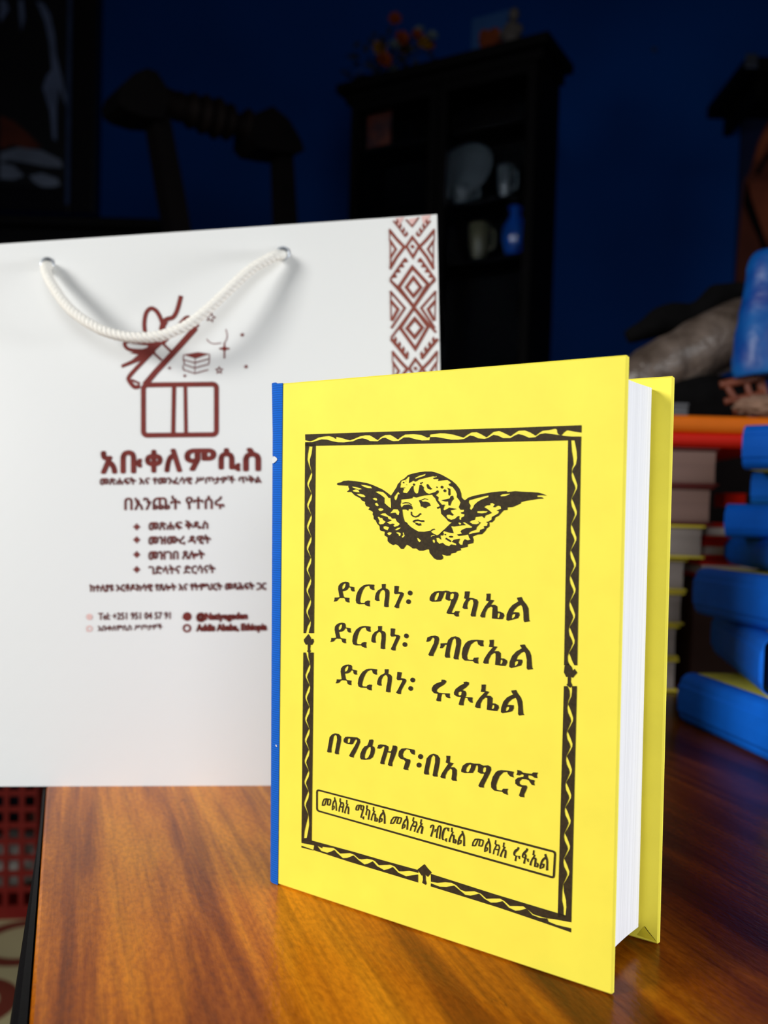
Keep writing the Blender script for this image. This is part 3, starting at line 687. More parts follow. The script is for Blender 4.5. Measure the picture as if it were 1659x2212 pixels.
GEB = [([(85,80),(140,58),(200,52),(240,65),(255,100),(245,160),(210,250),(175,320),(172,345),(115,342),(100,325),(140,240),(180,160),(190,100),(165,75),(145,100),(125,130),(95,140),(70,140),(80,110)], []),
 ([(275,165),(370,160),(385,115),(430,75),(490,62),(540,80),(568,115),(568,170),(550,270),(530,370),(535,395),(475,390),(460,375),(480,280),(500,180),(495,110),(475,85),(445,120),(425,200),(405,300),(410,370),(350,368),(335,345),(350,260),(365,185),(340,182),(320,215),(300,232),(265,232),(275,205)], []),
 ([(720,115),(800,112),(893,120),(885,160),(893,205),(850,203),(815,180),(800,130),(760,140),(710,180),(680,250),(655,340),(660,385),(690,400),(740,400),(755,370),(822,365),(810,400),(818,455),(765,445),(735,415),(620,410),(585,375),(580,310),(595,230),(630,165),(670,130)], []),
 ([(975,115),(1040,112),(1035,205),(1090,210),(1045,275),(1110,275),(1138,305),(1138,378),(1190,382),(1228,410),(1232,440),(1205,487),(1150,485),(1057,470),(1065,380),(1065,310),(1040,300),(1000,330),(965,400),(962,455),(905,455),(885,438),(905,380),(960,295),(1025,220),(968,215),(980,160)], [[(1128,455),(1137,400),(1160,395),(1165,430),(1145,465)]]),
 ([(1412,188),(1480,178),(1500,215),(1550,275),(1575,340),(1582,430),(1588,510),(1602,532),(1525,543),(1510,520),(1512,400),(1495,310),(1475,280),(1430,300),(1380,350),(1365,395),(1400,393),(1445,398),(1450,430),(1430,480),(1370,497),(1285,518),(1260,500),(1265,430),(1300,345),(1360,280),(1440,235),(1425,210)], [[(1337,484),(1340,435),(1360,415),(1388,420),(1383,455),(1350,487)]])]
RUF = [([(255,60),(300,62),(330,80),(325,110),(290,145),(220,185),(180,220),(175,250),(205,272),(290,282),(388,285),(385,330),(397,362),(360,362),(325,340),(310,298),(260,295),(245,350),(243,415),(190,412),(165,398),(185,340),(190,292),(130,280),(95,240),(95,200),(120,155),(170,120),(250,95)], []),
 ([(612,98),(660,92),(700,105),(698,140),(650,190),(590,230),(640,245),(655,275),(655,320),(640,340),(680,345),(760,350),(755,390),(762,437),(720,432),(690,400),(675,360),(635,355),(615,430),(613,480),(555,478),(532,465),(550,400),(570,345),(500,335),(460,305),(455,270),(480,215),(550,160),(620,125)], [[(525,300),(530,265),(560,252),(582,260),(575,310),(545,322)]]),
 ([(905,142),(975,140),(968,242),(1030,258),(985,320),(1050,325),(1085,360),(1080,445),(1130,450),(1180,480),(1188,520),(1160,572),(1100,568),(990,550),(998,460),(1000,365),(970,350),(920,390),(890,450),(885,525),(820,520),(798,500),(820,430),(880,345),(960,265),(893,258),(905,200)], [[(1068,530),(1082,475),(1110,472),(1115,510),(1095,540)]]),
 ([(1390,238),(1470,230),(1490,275),(1545,350),(1570,420),(1578,530),(1585,610),(1602,635),(1515,645),(1500,620),(1502,500),(1485,400),(1460,355),(1400,380),(1345,430),(1325,475),(1370,472),(1430,478),(1430,530),(1405,575),(1340,590),(1245,608),(1220,590),(1225,520),(1260,420),(1320,350),(1420,300),(1395,265)], [[(1298,570),(1305,520),(1330,500),(1358,510),(1350,545),(1320,573)]])]
G4A = [([(55,330),(75,220),(90,130),(130,85),(180,68),(240,80),(275,120),(275,190),(255,290),(238,370),(242,410),(190,408),(172,390),(190,290),(212,170),(205,110),(180,90),(155,120),(140,210),(118,320),(120,382),(65,380),(48,365)], []),
 ([(320,160),(345,128),(380,122),(480,130),(540,135),(580,165),(588,210),(565,270),(520,370),(485,430),(480,465),(425,450),(405,435),(440,370),(500,270),(540,190),(520,160),(495,190),(470,240),(440,248),(360,235),(325,215),(315,190)], [[(380,215),(385,160),(410,148),(428,160),(420,210),(400,228)]]),
 ([(735,172),(790,168),(803,185),(785,275),(815,290),(828,330),(820,390),(790,460),(745,490),(660,500),(600,492),(585,460),(590,400),(620,330),(660,280),(705,265),(730,200)], [[(660,470),(662,420),(690,340),(725,295),(757,290),(762,330),(750,400),(715,465),(685,482)]]),
 ([(880,260),(920,248),(1000,258),(1040,275),(1050,305),(1040,360),(1090,362),(1110,310),(1118,265),(1170,268),(1190,290),(1185,350),(1150,450),(1110,550),(1110,605),(1060,600),(1038,580),(1060,500),(1090,385),(1030,380),(1000,480),(980,540),(985,572),(930,570),(912,555),(935,470),(970,360),(985,290),(960,278),(930,310),(900,320),(862,312),(875,285)], []),
 ([(1210,400),(1220,360),(1260,318),(1330,310),(1400,322),(1470,335),(1478,360),(1475,420),(1430,405),(1405,375),(1395,340),(1340,325),(1300,360),(1280,410),(1290,455),(1340,480),(1400,495),(1405,530),(1380,610),(1365,640),(1372,668),(1310,660),(1290,645),(1310,580),(1325,530),(1300,500),(1240,480),(1210,440)], [])]
G4B = [([(130,140),(170,95),(220,78),(270,95),(302,140),(300,190),(285,270),(270,340),(272,378),(220,375),(207,360),(220,290),(240,190),(240,120),(215,95),(190,130),(175,210),(155,300),(160,352),(105,348),(93,330),(105,260),(120,190)], []),
 ([(385,105),(438,108),(430,190),(482,202),(440,255),(490,255),(522,290),(522,350),(515,400),(522,435),(468,430),(452,410),(462,340),(462,290),(440,270),(400,310),(375,360),(372,405),(325,395),(307,382),(330,330),(370,270),(410,210),(378,192),(388,150)], []),
 ([(580,290),(600,235),(650,200),(700,195),(750,208),(820,210),(870,235),(930,230),(965,250),(970,290),(950,340),(910,420),(875,490),(875,522),(820,515),(803,495),(830,440),(870,370),(880,340),(830,338),(795,315),(800,260),(795,232),(775,230),(755,290),(730,330),(690,330),(620,330),(580,315)], [[(640,305),(650,260),(685,220),(710,220),(705,260),(680,313),(660,320)], [(860,310),(865,270),(885,250),(906,265),(900,310),(880,328)]]),
 ([(1100,292),(1180,298),(1267,315),(1255,350),(1265,390),(1220,375),(1190,345),(1180,315),(1130,320),(1080,370),(1050,440),(1035,490),(1040,545),(1070,555),(1108,560),(1125,535),(1190,535),(1180,570),(1188,617),(1140,600),(1110,575),(1010,560),(970,520),(968,460),(990,380),(1030,320),(1060,300)], []),
 ([(1310,290),(1350,298),(1385,325),(1440,335),(1500,340),(1520,322),(1580,325),(1565,355),(1572,397),(1530,390),(1500,365),(1455,360),(1450,385),(1470,410),(1538,425),(1530,460),(1537,492),(1500,485),(1475,450),(1460,425),(1420,412),(1370,410),(1340,440),(1340,470),(1370,488),(1430,492),(1440,515),(1425,560),(1400,610),(1402,648),(1350,640),(1332,625),(1350,570),(1370,515),(1320,500),(1285,470),(1285,420),(1320,390),(1390,380),(1395,355),(1370,345),(1340,362),(1298,355),(1312,325)], [])]
cM = crop(920, 1265, 6.9125); cG = crop(910, 1365, 6.636); cR = crop(920, 1460, 7.541)
c4a = crop(700, 1575, 7.541); c4b = crop(900, 1615, 6.033)
put(word(W1, cW1, dots=D1), 'title_lettering', m_ink, front_board, cover_uv, OFF)
put(word(MIK, cM), 'title_lettering', m_ink, front_board, cover_uv, OFF)
put(word(W1, shifted([(107, 500), (620, 517), (180, 367)]), dots=D1), 'title_lettering', m_ink, front_board, cover_uv, OFF)
put(word(GEB, cG), 'title_lettering', m_ink, front_board, cover_uv, OFF)
put(word(W1, shifted([(143, 785), (660, 820), (225, 655)]), dots=D1), 'title_lettering', m_ink, front_board, cover_uv, OFF)
put(word(RUF, cR), 'title_lettering', m_ink, front_board, cover_uv, OFF)
put(word(G4B, c4b, word(G4A, c4a, dots=[(1570, 447, 41), (1545, 585, 41)])), 'title_lettering', m_ink, front_board, cover_uv, OFF)

# framed line at the foot of the cover
fr = Ink()
corners = [(684.5, 1706), (1199, 1840.5), (1196, 1896), (684.5, 1751)]
pth = []
for i in range(4):
    P0, P1, P2 = Vector(corners[i-1]), Vector(corners[i]), Vector(corners[(i+1) % 4])
    a = (P0-P1).normalized()*5; b = (P2-P1).normalized()*5
    for t in (0, .33, .66, 1): pth.append(tuple(P1 + a*(1-t)**2 + b*t*t))
fr.stroke(pth, [3.6, 3.6, 3.6, 3.6] + [4.6]*8 + [3.6]*4, closed=True)
s7 = crop(680, 1700, 6.381); s8 = crop(920, 1760, 5.7207)
def aff(src_c, src, dst_c, dst): 
    f = affine(src, [dst_c(*p) for p in dst]); return f
word(MIK, aff(None, [(55, 200), (1515, 540), (1395, 172)], s7, [(558, 303), (965, 508), (938, 312)]), fr)
word(GEB, aff(None, [(135, 345), (1560, 540), (1450, 182)], s8, [(62, 272), (472, 388), (448, 200)]), fr)
word(RUF, aff(None, [(290, 60), (1555, 642), (1430, 232)], s8, [(1142, 398), (1498, 688), (1475, 485)]), fr)
def melk(fn):
    k = 18/6.381
    for s_ in ([(128, 168), (108, 210), (104, 250), (134, 250)], [(126, 168), (160, 163), (216, 172)], [(160, 166), (145, 215), (134, 250)], [(182, 170), (176, 205), (172, 244), (205, 250)], [(216, 172), (213, 215), (204, 250)]):
        fr.stroke([fn(*p) for p in s_], k)
    g = affine([(1395, 172), (1515, 540), (1215, 515)], [(270, 140), (298, 328), (235, 318)])
    word([MIK[3]], lambda x, y: fn(*g(x, y)), fr)
    for s_ in ([(350, 155), (346, 200), (362, 222)], [(362, 218), (338, 285), (332, 340)], [(352, 215), (385, 218), (394, 250), (385, 300), (378, 352)], [(350, 270), (372, 278), (385, 270)]):
        fr.stroke([fn(*p) for p in s_], k)
    g2 = affine([(410, 105), (495, 432), (335, 395)], [(438, 178), (463, 375), (410, 362)])
    word([G4B[1]], lambda x, y: fn(*g2(x, y)), fr)
src = [(165, 163), (462, 375), (270, 140)]
melk(s7)
melk(affine(src, [s7(*p) for p in ((1132, 415), (1470, 645), (1265, 397))]))
melk(affine(src, [s8(*p) for p in ((650, 302), (978, 535), (772, 290))]))
put(fr, 'framed_lettering', m_ink, front_board, cover_uv, OFF)
# a scrap of white thread on the spine cloth and a few specks
th = Ink(); ct = crop(560, 780, 4.1475)
th.poly([ct(*p) for p in ((120, 858), (135, 852), (158, 870), (160, 885), (146, 902), (128, 915), (118, 915), (112, 895))])
th.stroke([ct(*p) for p in ((108, 828), (118, 850), (132, 862))], 0.9)
th2 = Ink(); th2.stroke([(595.5, 1609), (598, 1613)], 2.2); put(th2, 'white_thread', m_thread, cloth_spine, cover_uv, 0.0007)
put(th, 'white_thread', m_thread, cloth_spine, cover_uv, 0.0007, label='loose white thread stuck to the blue cloth')
# ------------------------------------------------------------------ gift bag
bBR = on_z(969, 1695); b600 = on_z(600, 1697); b0 = on_z(0, 1699)
dr = (b600-b0).normalized(); bBL = b0 - dr*((b0.x+0.2815)/dr.x); bBL.z = 0.0
bBR = b0 + dr*((bBR.x-b0.x)/dr.x)
bTR = at(944, 463, bBR.y+0.012)
bTL = at(-235, 543, 0.585)
bag = thing('gift_bag', (bBR.x, bBR.y, 0), 'large white paper gift bag with maroon print and white rope handle, at the table edge', 'bag', rz=math.atan2(dr.y, dr.x))
bn = (bBR-bBL).cross(bTR-bBR).normalized()
if bn.dot(EYE-bBR) < 0: bn = -bn
def BS(u, v):
    p = (bBL*(1-u)+bBR*u)*(1-v) + (bTL*(1-u)+bTR*u)*v
    return p + bn*(0.006*math.sin(math.pi*min(1, max(0, v)))*math.sin(math.pi*min(1, max(0, u))))
_last = [0.6, 0.6]
def bag_uv(px, py):
    u, v = 0.2+px/1250.0, (1697-py)/1200.0
    for _ in range(7):
        x, y = proj(BS(u, v)); h = 1e-4
        xu, yu = proj(BS(u+h, v)); xv, yv = proj(BS(u, v+h))
        a, b, c, d = (xu-x)/h, (xv-x)/h, (yu-y)/h, (yv-y)/h
        D = a*d-b*c; ex, ey = px-x, py-y
        du, dv = (ex*d-ey*b)/D, (a*ey-c*ex)/D
        u += du; v += dv
        if abs(ex)+abs(ey) < 0.02: break
    return u, v
def bag_p(px, py, off=0.0):
    u, v = bag_uv(px, py); h = 1e-3
    n = (BS(u+h, v)-BS(u-h, v)).cross(BS(u, v+h)-BS(u, v-h)).normalized()
    if n.dot(EYE-BS(u, v)) < 0: n = -n
    return BS(u, v)+n*off
def sheet(fn, nu, nv, th, normal):
    vs = []; fs = []
    for s in (0, 1):
        for j in range(nv+1):
            for i in range(nu+1):
                vs.append(fn(i/nu, j/nv) + normal*(s*th))
    N = (nu+1)*(nv+1)
    for j in range(nv):
        for i in range(nu):
            a = j*(nu+1)+i; fs.append((a, a+1, a+nu+2, a+nu+1)); fs.append((a+N, a+nu+1+N, a+nu+2+N, a+1+N))
    rim = [i for i in range(nu+1)] + [(j)*(nu+1)+nu for j in range(1, nv+1)] + [nv*(nu+1)+i for i in range(nu-1, -1, -1)] + [j*(nu+1) for j in range(nv-1, 0, -1)]
    for k in range(len(rim)):
        a, b = rim[k], rim[(k+1) % len(rim)]; fs.append((b, a, a+N, b+N))
    return MB().add(vs, fs)
front_panel = sheet(BS, 24, 24, 0.0006, -bn).build('front_panel', m_bag, bag, smooth=False)
back = -bn; back.z = 0; back.normalize()
DB, DT = 0.085, 0.012
def BB(u, v):
    p = (bBL*(1-u)+bBR*u)*(1-v) + (bTL*(1-u)+bTR*u)*v
    return p + back*lerp(DB, DT, min(1, v*1.05)) + Vector((0, 0, 0))
def z0(p): return Vector((p.x, p.y, max(p.z, 0.0004)))
sheet(lambda u, v: z0(BB(u, v)), 8, 12, 0.0006, back).build('back_panel', m_bag, bag)
for u_, sg, nm in ((1.0, -1, 'gusset'), (0.0, 1, 'gusset')):
    def GF(a, v, u_=u_, sg=sg):
        f = BS(u_, v); b = BB(u_, v); loc_ = (BS(0.9, v)-BS(0.1, v)).normalized(); m_ = (f+b)/2 + loc_*(sg*0.042*v**0.7) + back*(0.004*v)
        t = a*2
        p = f*(1-t)+m_*t if t <= 1 else m_*(2-t)+b*(t-1)
        return z0(p + dr*(sg*0.0003))
    sheet(GF, 2, 16, 0.0004, dr*sg).build(nm, m_bag, bag)
sheet(lambda u, v: lerp(bBL, bBR, u)+back*(0.001+v*(DB-0.002))+Vector((0, 0, 0.0005)), 2, 2, 0.0008, Vector((0, 0, 1))).build('bottom_panel', m_bag_in, bag)

# shop mark and lettering
k1 = crop(60, 500, 2.676)
lg = Ink()
def ls(pts, wd, cl=False, sm=0):
    P = [k1(*p) for p in pts]
    if sm: P = [(v.x, v.y) for v in catmull([(x, y, 0) for x, y in P], sm)]
    lg.stroke(P, wd/2.676, cl)
def rrect(x0, y0, x1, y1, r):
    out = []
    for cx, cy, a0 in ((x0+r, y0+r, 180), (x1-r, y0+r, 270), (x1-r, y1-r, 0), (x0+r, y1-r, 90)):
        for k in range(4):
            a = math.radians(a0+30*k); out.append((cx+r*math.cos(a), cy+r*math.sin(a)))
    return out
bx = rrect(669, 888, 1091, 1179, 22)
bx = [(x+ (0 if y > 1000 else 0), y+((x-669)*-0.012 if y < 1000 else -0.01*(x-669))) for x, y in bx]
ls(bx, 29, True)
ls([(846, 900), (841, 1172)], 25); ls([(911, 900), (915, 1170)], 22)
# lid
ls([(676, 888), (740, 812), (800, 748), (880, 660), (972, 556)], 34)
ls([(972, 556), (990, 540)], 12)
ls([(650, 893), (618, 900), (586, 862), (588, 838), (630, 790), (700, 718), (732, 688)], 24, sm=4)
ls([(780, 648), (830, 592), (890, 525), (915, 500), (935, 497)], 22, sm=4)
ls([(728, 702), (774, 745)], 12); ls([(782, 650), (828, 694)], 14)
ls([(600, 858), (648, 880)], 14)
lg.poly([k1(*p) for p in ((636, 792), (660, 745), (602, 768), (545, 790), (540, 772), (600, 745), (640, 712), (590, 705), (640, 688), (690, 672), (700, 655), (720, 650), (750, 636), (800, 640), (775, 655), (735, 692), (700, 722))])
ls([(698, 688), (640, 690), (585, 682), (562, 660), (566, 640), (600, 636)], 20, sm=4)
ls([(600, 640), (700, 652), (760, 640)], 16, sm=3)
ls([(682, 610), (674, 540), (682, 480), (700, 452), (722, 446), (750, 468), (775, 520), (780, 560), (765, 600)], 24, sm=4)
ls([(770, 580), (778, 540), (800, 510), (838, 498), (858, 470), (872, 430), (886, 372)], 26, sm=3)
lg.poly([k1(*p) for p in ((752, 590), (775, 545), (815, 520), (800, 545), (785, 585), (770, 605))])
# star outlines, small stars
def star(x, y, r, fill, rot=-90, w_=5):
    pts = [(x+(r if k % 2 == 0 else r*0.45)*math.cos(math.radians(rot+36*k)), y+(r if k % 2 == 0 else r*0.45)*math.sin(math.radians(rot+36*k))) for k in range(10)]
    if fill: lg.poly([k1(*p) for p in pts])
    else: ls(pts, w_, True)
star(1058, 498, 27, False, -75); star(1107, 803, 20, False, -90, 6); star(1240, 598, 15, True); star(1262, 782, 15, True); star(820, 790, 12, True); star(908, 835, 12, True)
ls([(1145, 565), (1153, 600), (1148, 628), (1134, 648)], 5, sm=3); ls([(1035, 622), (1052, 642), (1080, 650), (1118, 645)], 5, sm=3)
ls([(1137, 645), (1137, 735)], 9); ls([(1108, 678), (1166, 678)], 11); lg.dot(*k1(1137, 678), 14/2.676)
# the little stack of books
lg.poly([k1(*p) for p in ((900, 712), (985, 698), (1052, 708), (968, 736))])
for a in ([(902, 714), (899, 742), (966, 760), (1050, 736), (1050, 710)], [(903, 745), (905, 770), (966, 790), (1046, 768), (1050, 742)], [(897, 775), (900, 800), (966, 822), (1044, 800)]):
    ls(a, 6)
ls([(968, 736), (966, 822)], 4)
put(lg, 'gift_box_print', m_maroon, front_panel, bag_p, 0.00025)

k2 = crop(160, 930, 3.770)
def quad(x0, x1, tl, tr, bl, br): return [k2(x0, tl), k2(x1, tr), k2(x1, br), k2(x0, bl)]
def text(t, q_, off, name='lettering_print', m=None):
    base_ = font_ink(t, q_, 0.0); ink = Ink(); rr_ = off
    for k in range(8):
        a = 2*math.pi*k/8; o_ = Ink(); o_.p = [(x+rr_*math.cos(a), y+rr_*math.sin(a)) for x, y in base_.p]; o_.f = base_.f; ink.merge(o_)
    return put(ink, name, m or m_maroon, front_panel, bag_p, 0.00025)
for ch_, x0_, x1_, t_, b_ in (('አ', 217, 353, 166, 354), ('ቡ', 378, 556, 160, 351), ('ቀ', 578, 722, 156, 346), ('ለ', 736, 882, 148, 341), ('ም', 898, 1160, 146, 330), ('ሲ', 1176, 1357, 143, 335), ('ስ', 1376, 1524, 141, 333)):
    g_ = 11.0
    text(ch_, quad(x0_+g_, x1_-g_, t_+g_+1, t_+g_-1, b_-g_+1, b_-g_-1), 3.0, name='title_letter_print')
text('መጽሐፍት እና የመንፈሳዊ ሥጦታዎች ጥቅል', quad(213, 1525, 382, 366, 447, 430), 0.9)
text('በእንጨት የተሰሩ', quad(413, 1223, 540, 526, 646, 636), 0.9)
text('መጽሐፍ ቅዱስ', quad(611, 1090, 738, 730, 811, 800), 1.0)
text('መዝሙረ ዳዊት', quad(609, 1112, 858, 850, 934, 924), 1.0)
text('መዝገበ ጸሎት', quad(609, 1062, 978, 972, 1052, 1044), 1.0)
text('ገድላትና ድርሳናት', quad(609, 1150, 1098, 1090, 1178, 1166), 0.8)
text('ከተለያዩ ኦርቶዶክሳዊ የጸሎት እና የትምህርት መጻሕፍት ጋር', quad(130, 1563, 1252, 1234, 1316, 1298), 0.9)
text('Tel: +251 951 04 57 91', quad(200, 785, 1486, 1478, 1541, 1533), 0.6)
text('አቡቀለምሲስ ሥጦታዎች', quad(198, 718, 1582, 1572, 1638, 1622), 0.5)
text('@Natiyegeden', quad(1000, 1410, 1486, 1480, 1558, 1550), 1.6)
text('Addis Ababa, Ethiopia', quad(1000, 1568, 1580, 1572, 1650, 1640), 1.6)
for y in (785, 890, 1010, 1132):
    ic = Ink()
    for dx, dy in ((-16, 0), (16, 0), (0, -16), (0, 16), (0, 0)):
        cx_, cy_ = 511+dx, y+dy
        ic.poly([k2(cx_-14, cy_), k2(cx_, cy_-14), k2(cx_+14, cy_), k2(cx_, cy_+14)])
    put(ic, 'bullet_print', m_maroon, front_panel, bag_p, 0.00025)
ic = Ink(); ic.poly([k2(878, 1528), k2(905, 1500), k2(915, 1545)]); ic.dot(*k2(922, 1515), 37/3.77)
put(ic, 'icon_print', m_maroon, front_panel, bag_p, 0.00025)
ring = [(920+27*math.cos(2*math.pi*k/18), 1610+27*math.sin(2*math.pi*k/18)) for k in range(18)]
ic = Ink(); ic.stroke([k2(*p) for p in ring], 17/3.77, True)
put(ic, 'icon_print', m_maroon, front_panel, bag_p, 0.00025)
ip = Ink()
ip.dot(*k2(126, 1518), 26/3.77); 
ring = [(126+20*math.cos(2*math.pi*k/18), 1613+20*math.sin(2*math.pi*k/18)) for k in range(18)]
ip.stroke([k2(*p) for p in ring], 12/3.77, True); ip.poly([k2(108, 1626), k2(118, 1636), k2(100, 1640)])
put(ip, 'icon_print', m_pink, front_panel, bag_p, 0.00025, label='faded pink telephone symbols')

# woven pattern band down the right side
k3 = crop(780, 440, 5.53)
bd = Ink(); pk = Ink()
def band(k):
    dy, dx = 1455*k, 36*k
    def ps(pts, wd, cl=False, dst=bd):
        P = [(x+dx, y+dy) for x, y in pts]
        if max(y for x, y in P) > 6900: return
        dst.stroke([k3(*p) for p in P], wd*1.22/5.53, cl)
    def pp(pts, dst=bd):
        P = [(x+dx, y+dy) for x, y in pts]
        if max(y for x, y in P) > 6900: return
        dst.poly([k3(*p) for p in P])
    # side lozenges
    for L_ in (1, -1):
        X = (lambda x: x) if L_ == 1 else (lambda x: 1212-x)
        ps([(X(338), 318), (X(425), 425), (X(516), 520), (X(425), 640), (X(346), 775)], 30)
        ps([(X(345), 440), (X(415), 545), (X(348), 650)], 24)
        pp([(X(340), 430), (X(356), 430), (X(356), 650), (X(342), 650)])
        ps([(X(352), 640), (X(350), 790)], 16); ps([(X(340), 300), (X(340), 440)], 12)
    # small diamond and its dot
    ps([(612, 402), (692, 508), (620, 640), (540, 512)], 26, True); pp([(612, 485), (640, 515), (614, 545), (586, 513)])
    # combs below
    for L_ in (1, -1):
        X = (lambda x: x) if L_ == 1 else (lambda x: 1232-x)
        ps([(X(532), 650), (X(440), 775), (X(350), 905)], 22)
        for t in (0.02, 0.26, 0.50, 0.74):
            bx_, by_ = lerp(532, 350, t), lerp(650, 905, t)
            pp([(X(bx_), by_), (X(bx_-35), by_+52), (X(bx_+32), by_+46), (X(bx_+22), by_+10)])
        ps([(X(345), 910), (X(450), 1010)], 22)
    # big diamonds and the crossing
    ps([(612, 760), (450, 1000), (628, 1235), (800, 965)], 34, True)
    ps([(624, 885), (712, 1000), (625, 1108), (540, 1000)], 32, True)
    ps([(350, 920), (628, 1238)], 22); ps([(880, 890), (632, 1238)], 24)
    for L_ in (1, -1):
        X = (lambda x: x) if L_ == 1 else (lambda x: 1240-x)
        ps([(X(345), 1045), (X(522), 1248), (X(360), 1490)], 24)
        ps([(X(352), 1160), (X(440), 1262), (X(366), 1400)], 30)
        ps([(X(352), 1045), (X(358), 1400)], 14)
    ps([(630, 1242), (468, 1485), (648, 1735), (800, 1470)], 32, True)
    ps([(640, 1375), (730, 1480), (640, 1598), (548, 1490)], 34, True)
    ps([(630, 1240), (356, 1608)], 22); ps([(634, 1240), (895, 1540)], 24)
    for L_ in (1, -1):
        X = (lambda x: x) if L_ == 1 else (lambda x: 1275-x)
        ps([(X(358), 1615), (X(455), 1730), (X(555), 1855)], 32)
        for t in (0.12, 0.36, 0.60, 0.84):
            bx_, by_ = lerp(358, 555, t), lerp(1615, 1855, t)
            pp([(X(bx_), by_), (X(bx_+30), by_-62), (X(bx_+50), by_-20), (X(bx_+36), by_+20)])
for k in range(0, 4): band(k)
# above the first repeat the pattern runs off the top edge
for L_ in (1, -1):
    X = (lambda x: x) if L_ == 1 else (lambda x: 1215-x)
    bd.stroke([k3(X(385), 205), k3(X(460), 300), k3(X(532), 398)], 20/5.53)
    for t in (0.1, 0.38, 0.66, 0.92):
        bx_, by_ = lerp(395, 532, t), lerp(215, 392, t)
        bd.poly([k3(X(bx_), by_), k3(X(bx_+24), by_-55), k3(X(bx_+42), by_-15), k3(X(bx_+24), by_+14)])
bd.stroke([k3(535, 190), k3(610, 275), k3(690, 165)], 20/5.53)
pk.poly([k3(*p) for p in ((560, 190), (680, 165), (612, 258))]); pk.poly([k3(*p) for p in ((410, 175), (520, 160), (470, 250), (440, 260))]); pk.poly([k3(*p) for p in ((720, 150), (835, 135), (800, 230), (745, 250))])
put(bd, 'pattern_band_print', m_bandp, front_panel, bag_p, 0.00028)
put(pk, 'pattern_band_print', m_pink, front_panel, bag_p, 0.00022, label='faded pink top of the pattern band')

# eyelets
def eyelet(px, py, rr):
    c = bag_p(px, py, 0.0006)
    R_ = Matrix((dr, bn.cross(dr), bn)).transposed()
    vs = []; fs = []; N1, N2 = 24, 8
    for i in range(N1):
        a = 2*math.pi*i/N1
        for j in range(N2):
            b = 2*math.pi*j/N2
            r = rr + 0.0007*math.cos(b)
            vs.append(c + R_ @ Vector((r*math.cos(a), r*math.sin(a), 0.0007*math.sin(b))))
    for i in range(N1):
        for j in range(N2):
            fs.append((i*N2+j, ((i+1) % N1)*N2+j, ((i+1) % N1)*N2+(j+1) % N2, i*N2+(j+1) % N2))
    ey = MB().add(vs, fs).build('eyelet', m_metal, bag, smooth=True)
    # dark punched hole
    vs = [bag_p(px, py, 0.0003)] + [bag_p(px, py, 0.0003) + R_ @ Vector((rr*math.cos(2*math.pi*i/20), rr*math.sin(2*math.pi*i/20), 0)) for i in range(20)]
    mesh('eyelet_hole', vs, [(0, 1+i, 1+(i+1) % 20) for i in range(20)], m_hole, ey)
m_hole = mat('hole_shadow_grey', rgb(95, 98, 104), 0.9, 0.1, var=0.1)
eyelet(103, 571, 0.0036); eyelet(612, 548, 0.0036)
# rope handle: three twisted strands hanging in front of the panel
rp = [(104, 566), (99, 576), (101, 590), (109, 608), (121, 628), (140, 655), (163, 678), (195, 700), (230, 717), (270, 727), (302, 729), (335, 727), (368, 719), (405, 702), (445, 672), (480, 640), (515, 606), (545, 580), (575, 562), (597, 552), (612, 547)]
offs = []
for i in range(len(rp)):
    t = i/(len(rp)-1); offs.append(0.0 + 0.024*math.sin(math.pi*t)**0.8 + 0.0025)
ctr = [bag_p(x, y, 0.0) + (EYE-bag_p(x, y, 0.0)).normalized()*o for (x, y), o in zip(rp, offs)]
ctr[0] = bag_p(104, 572, -0.002); ctr[-1] = bag_p(611, 549, -0.002)
cen = catmull(ctr, 14)
length = sum((cen[i+1]-cen[i]).length for i in range(len(cen)-1))
mb = MB()
for s_ in range(3):
    path = []; acc = 0; prev = None
    for i, p in enumerate(cen):
        t = (cen[min(i+1, len(cen)-1)]-cen[max(i-1, 0)]).normalized()
        x = bn - t*bn.dot(t); x.normalize(); y = t.cross(x)
        if i: acc += (p-cen[i-1]).length
        a = acc/0.0095*2*math.pi + s_*2*math.pi/3
        path.append(p + (x*math.cos(a)+y*math.sin(a))*0.0014)
    tb = tube(path, 0.00185, 8); mb.add(tb.v, tb.f)
mb.build('rope_handle', m_rope, bag, smooth=True)
# ------------------------------------------------------------------ stacked books at the right
m_cloth_plain = mat('blue_bookcloth_plain', rgb(2, 104, 222), 0.7, 0.2, var=0.15, vscale=50, bump=0.2, bscale=900, bdist=0.0003)
m_page2 = page_mat('page_edges_shaded', rgb(160, 148, 142), 2, 700)  # paper colour darkened to stand in for the shade on the piles
gb = 'blue-spined books stacked on the right'
BOOKW, BOOKH = 0.157, 0.215
specs = [
 (on_z(1462, 1560, 0), on_z(1659, 1655, 0), 0.041, 'blue-spined book lying flat, bottom one of the crooked blue pile, yellow cover showing'),
 (on_z(1534, 1414, .041), on_z(1659, 1523, .041), 0.042, 'blue-spined book lying flat, second from the bottom of the blue pile, turned askew'),
 (on_z(1495, 1327, .083), on_z(1659, 1368, .083), 0.042, 'thick blue-spined book lying flat, third from the bottom of the blue pile, jutting left'),
 (on_z(1563, 1219, .125), on_z(1659, 1238, .125), 0.028, 'thinner blue-spined book, fourth from the bottom of the blue pile'),
]
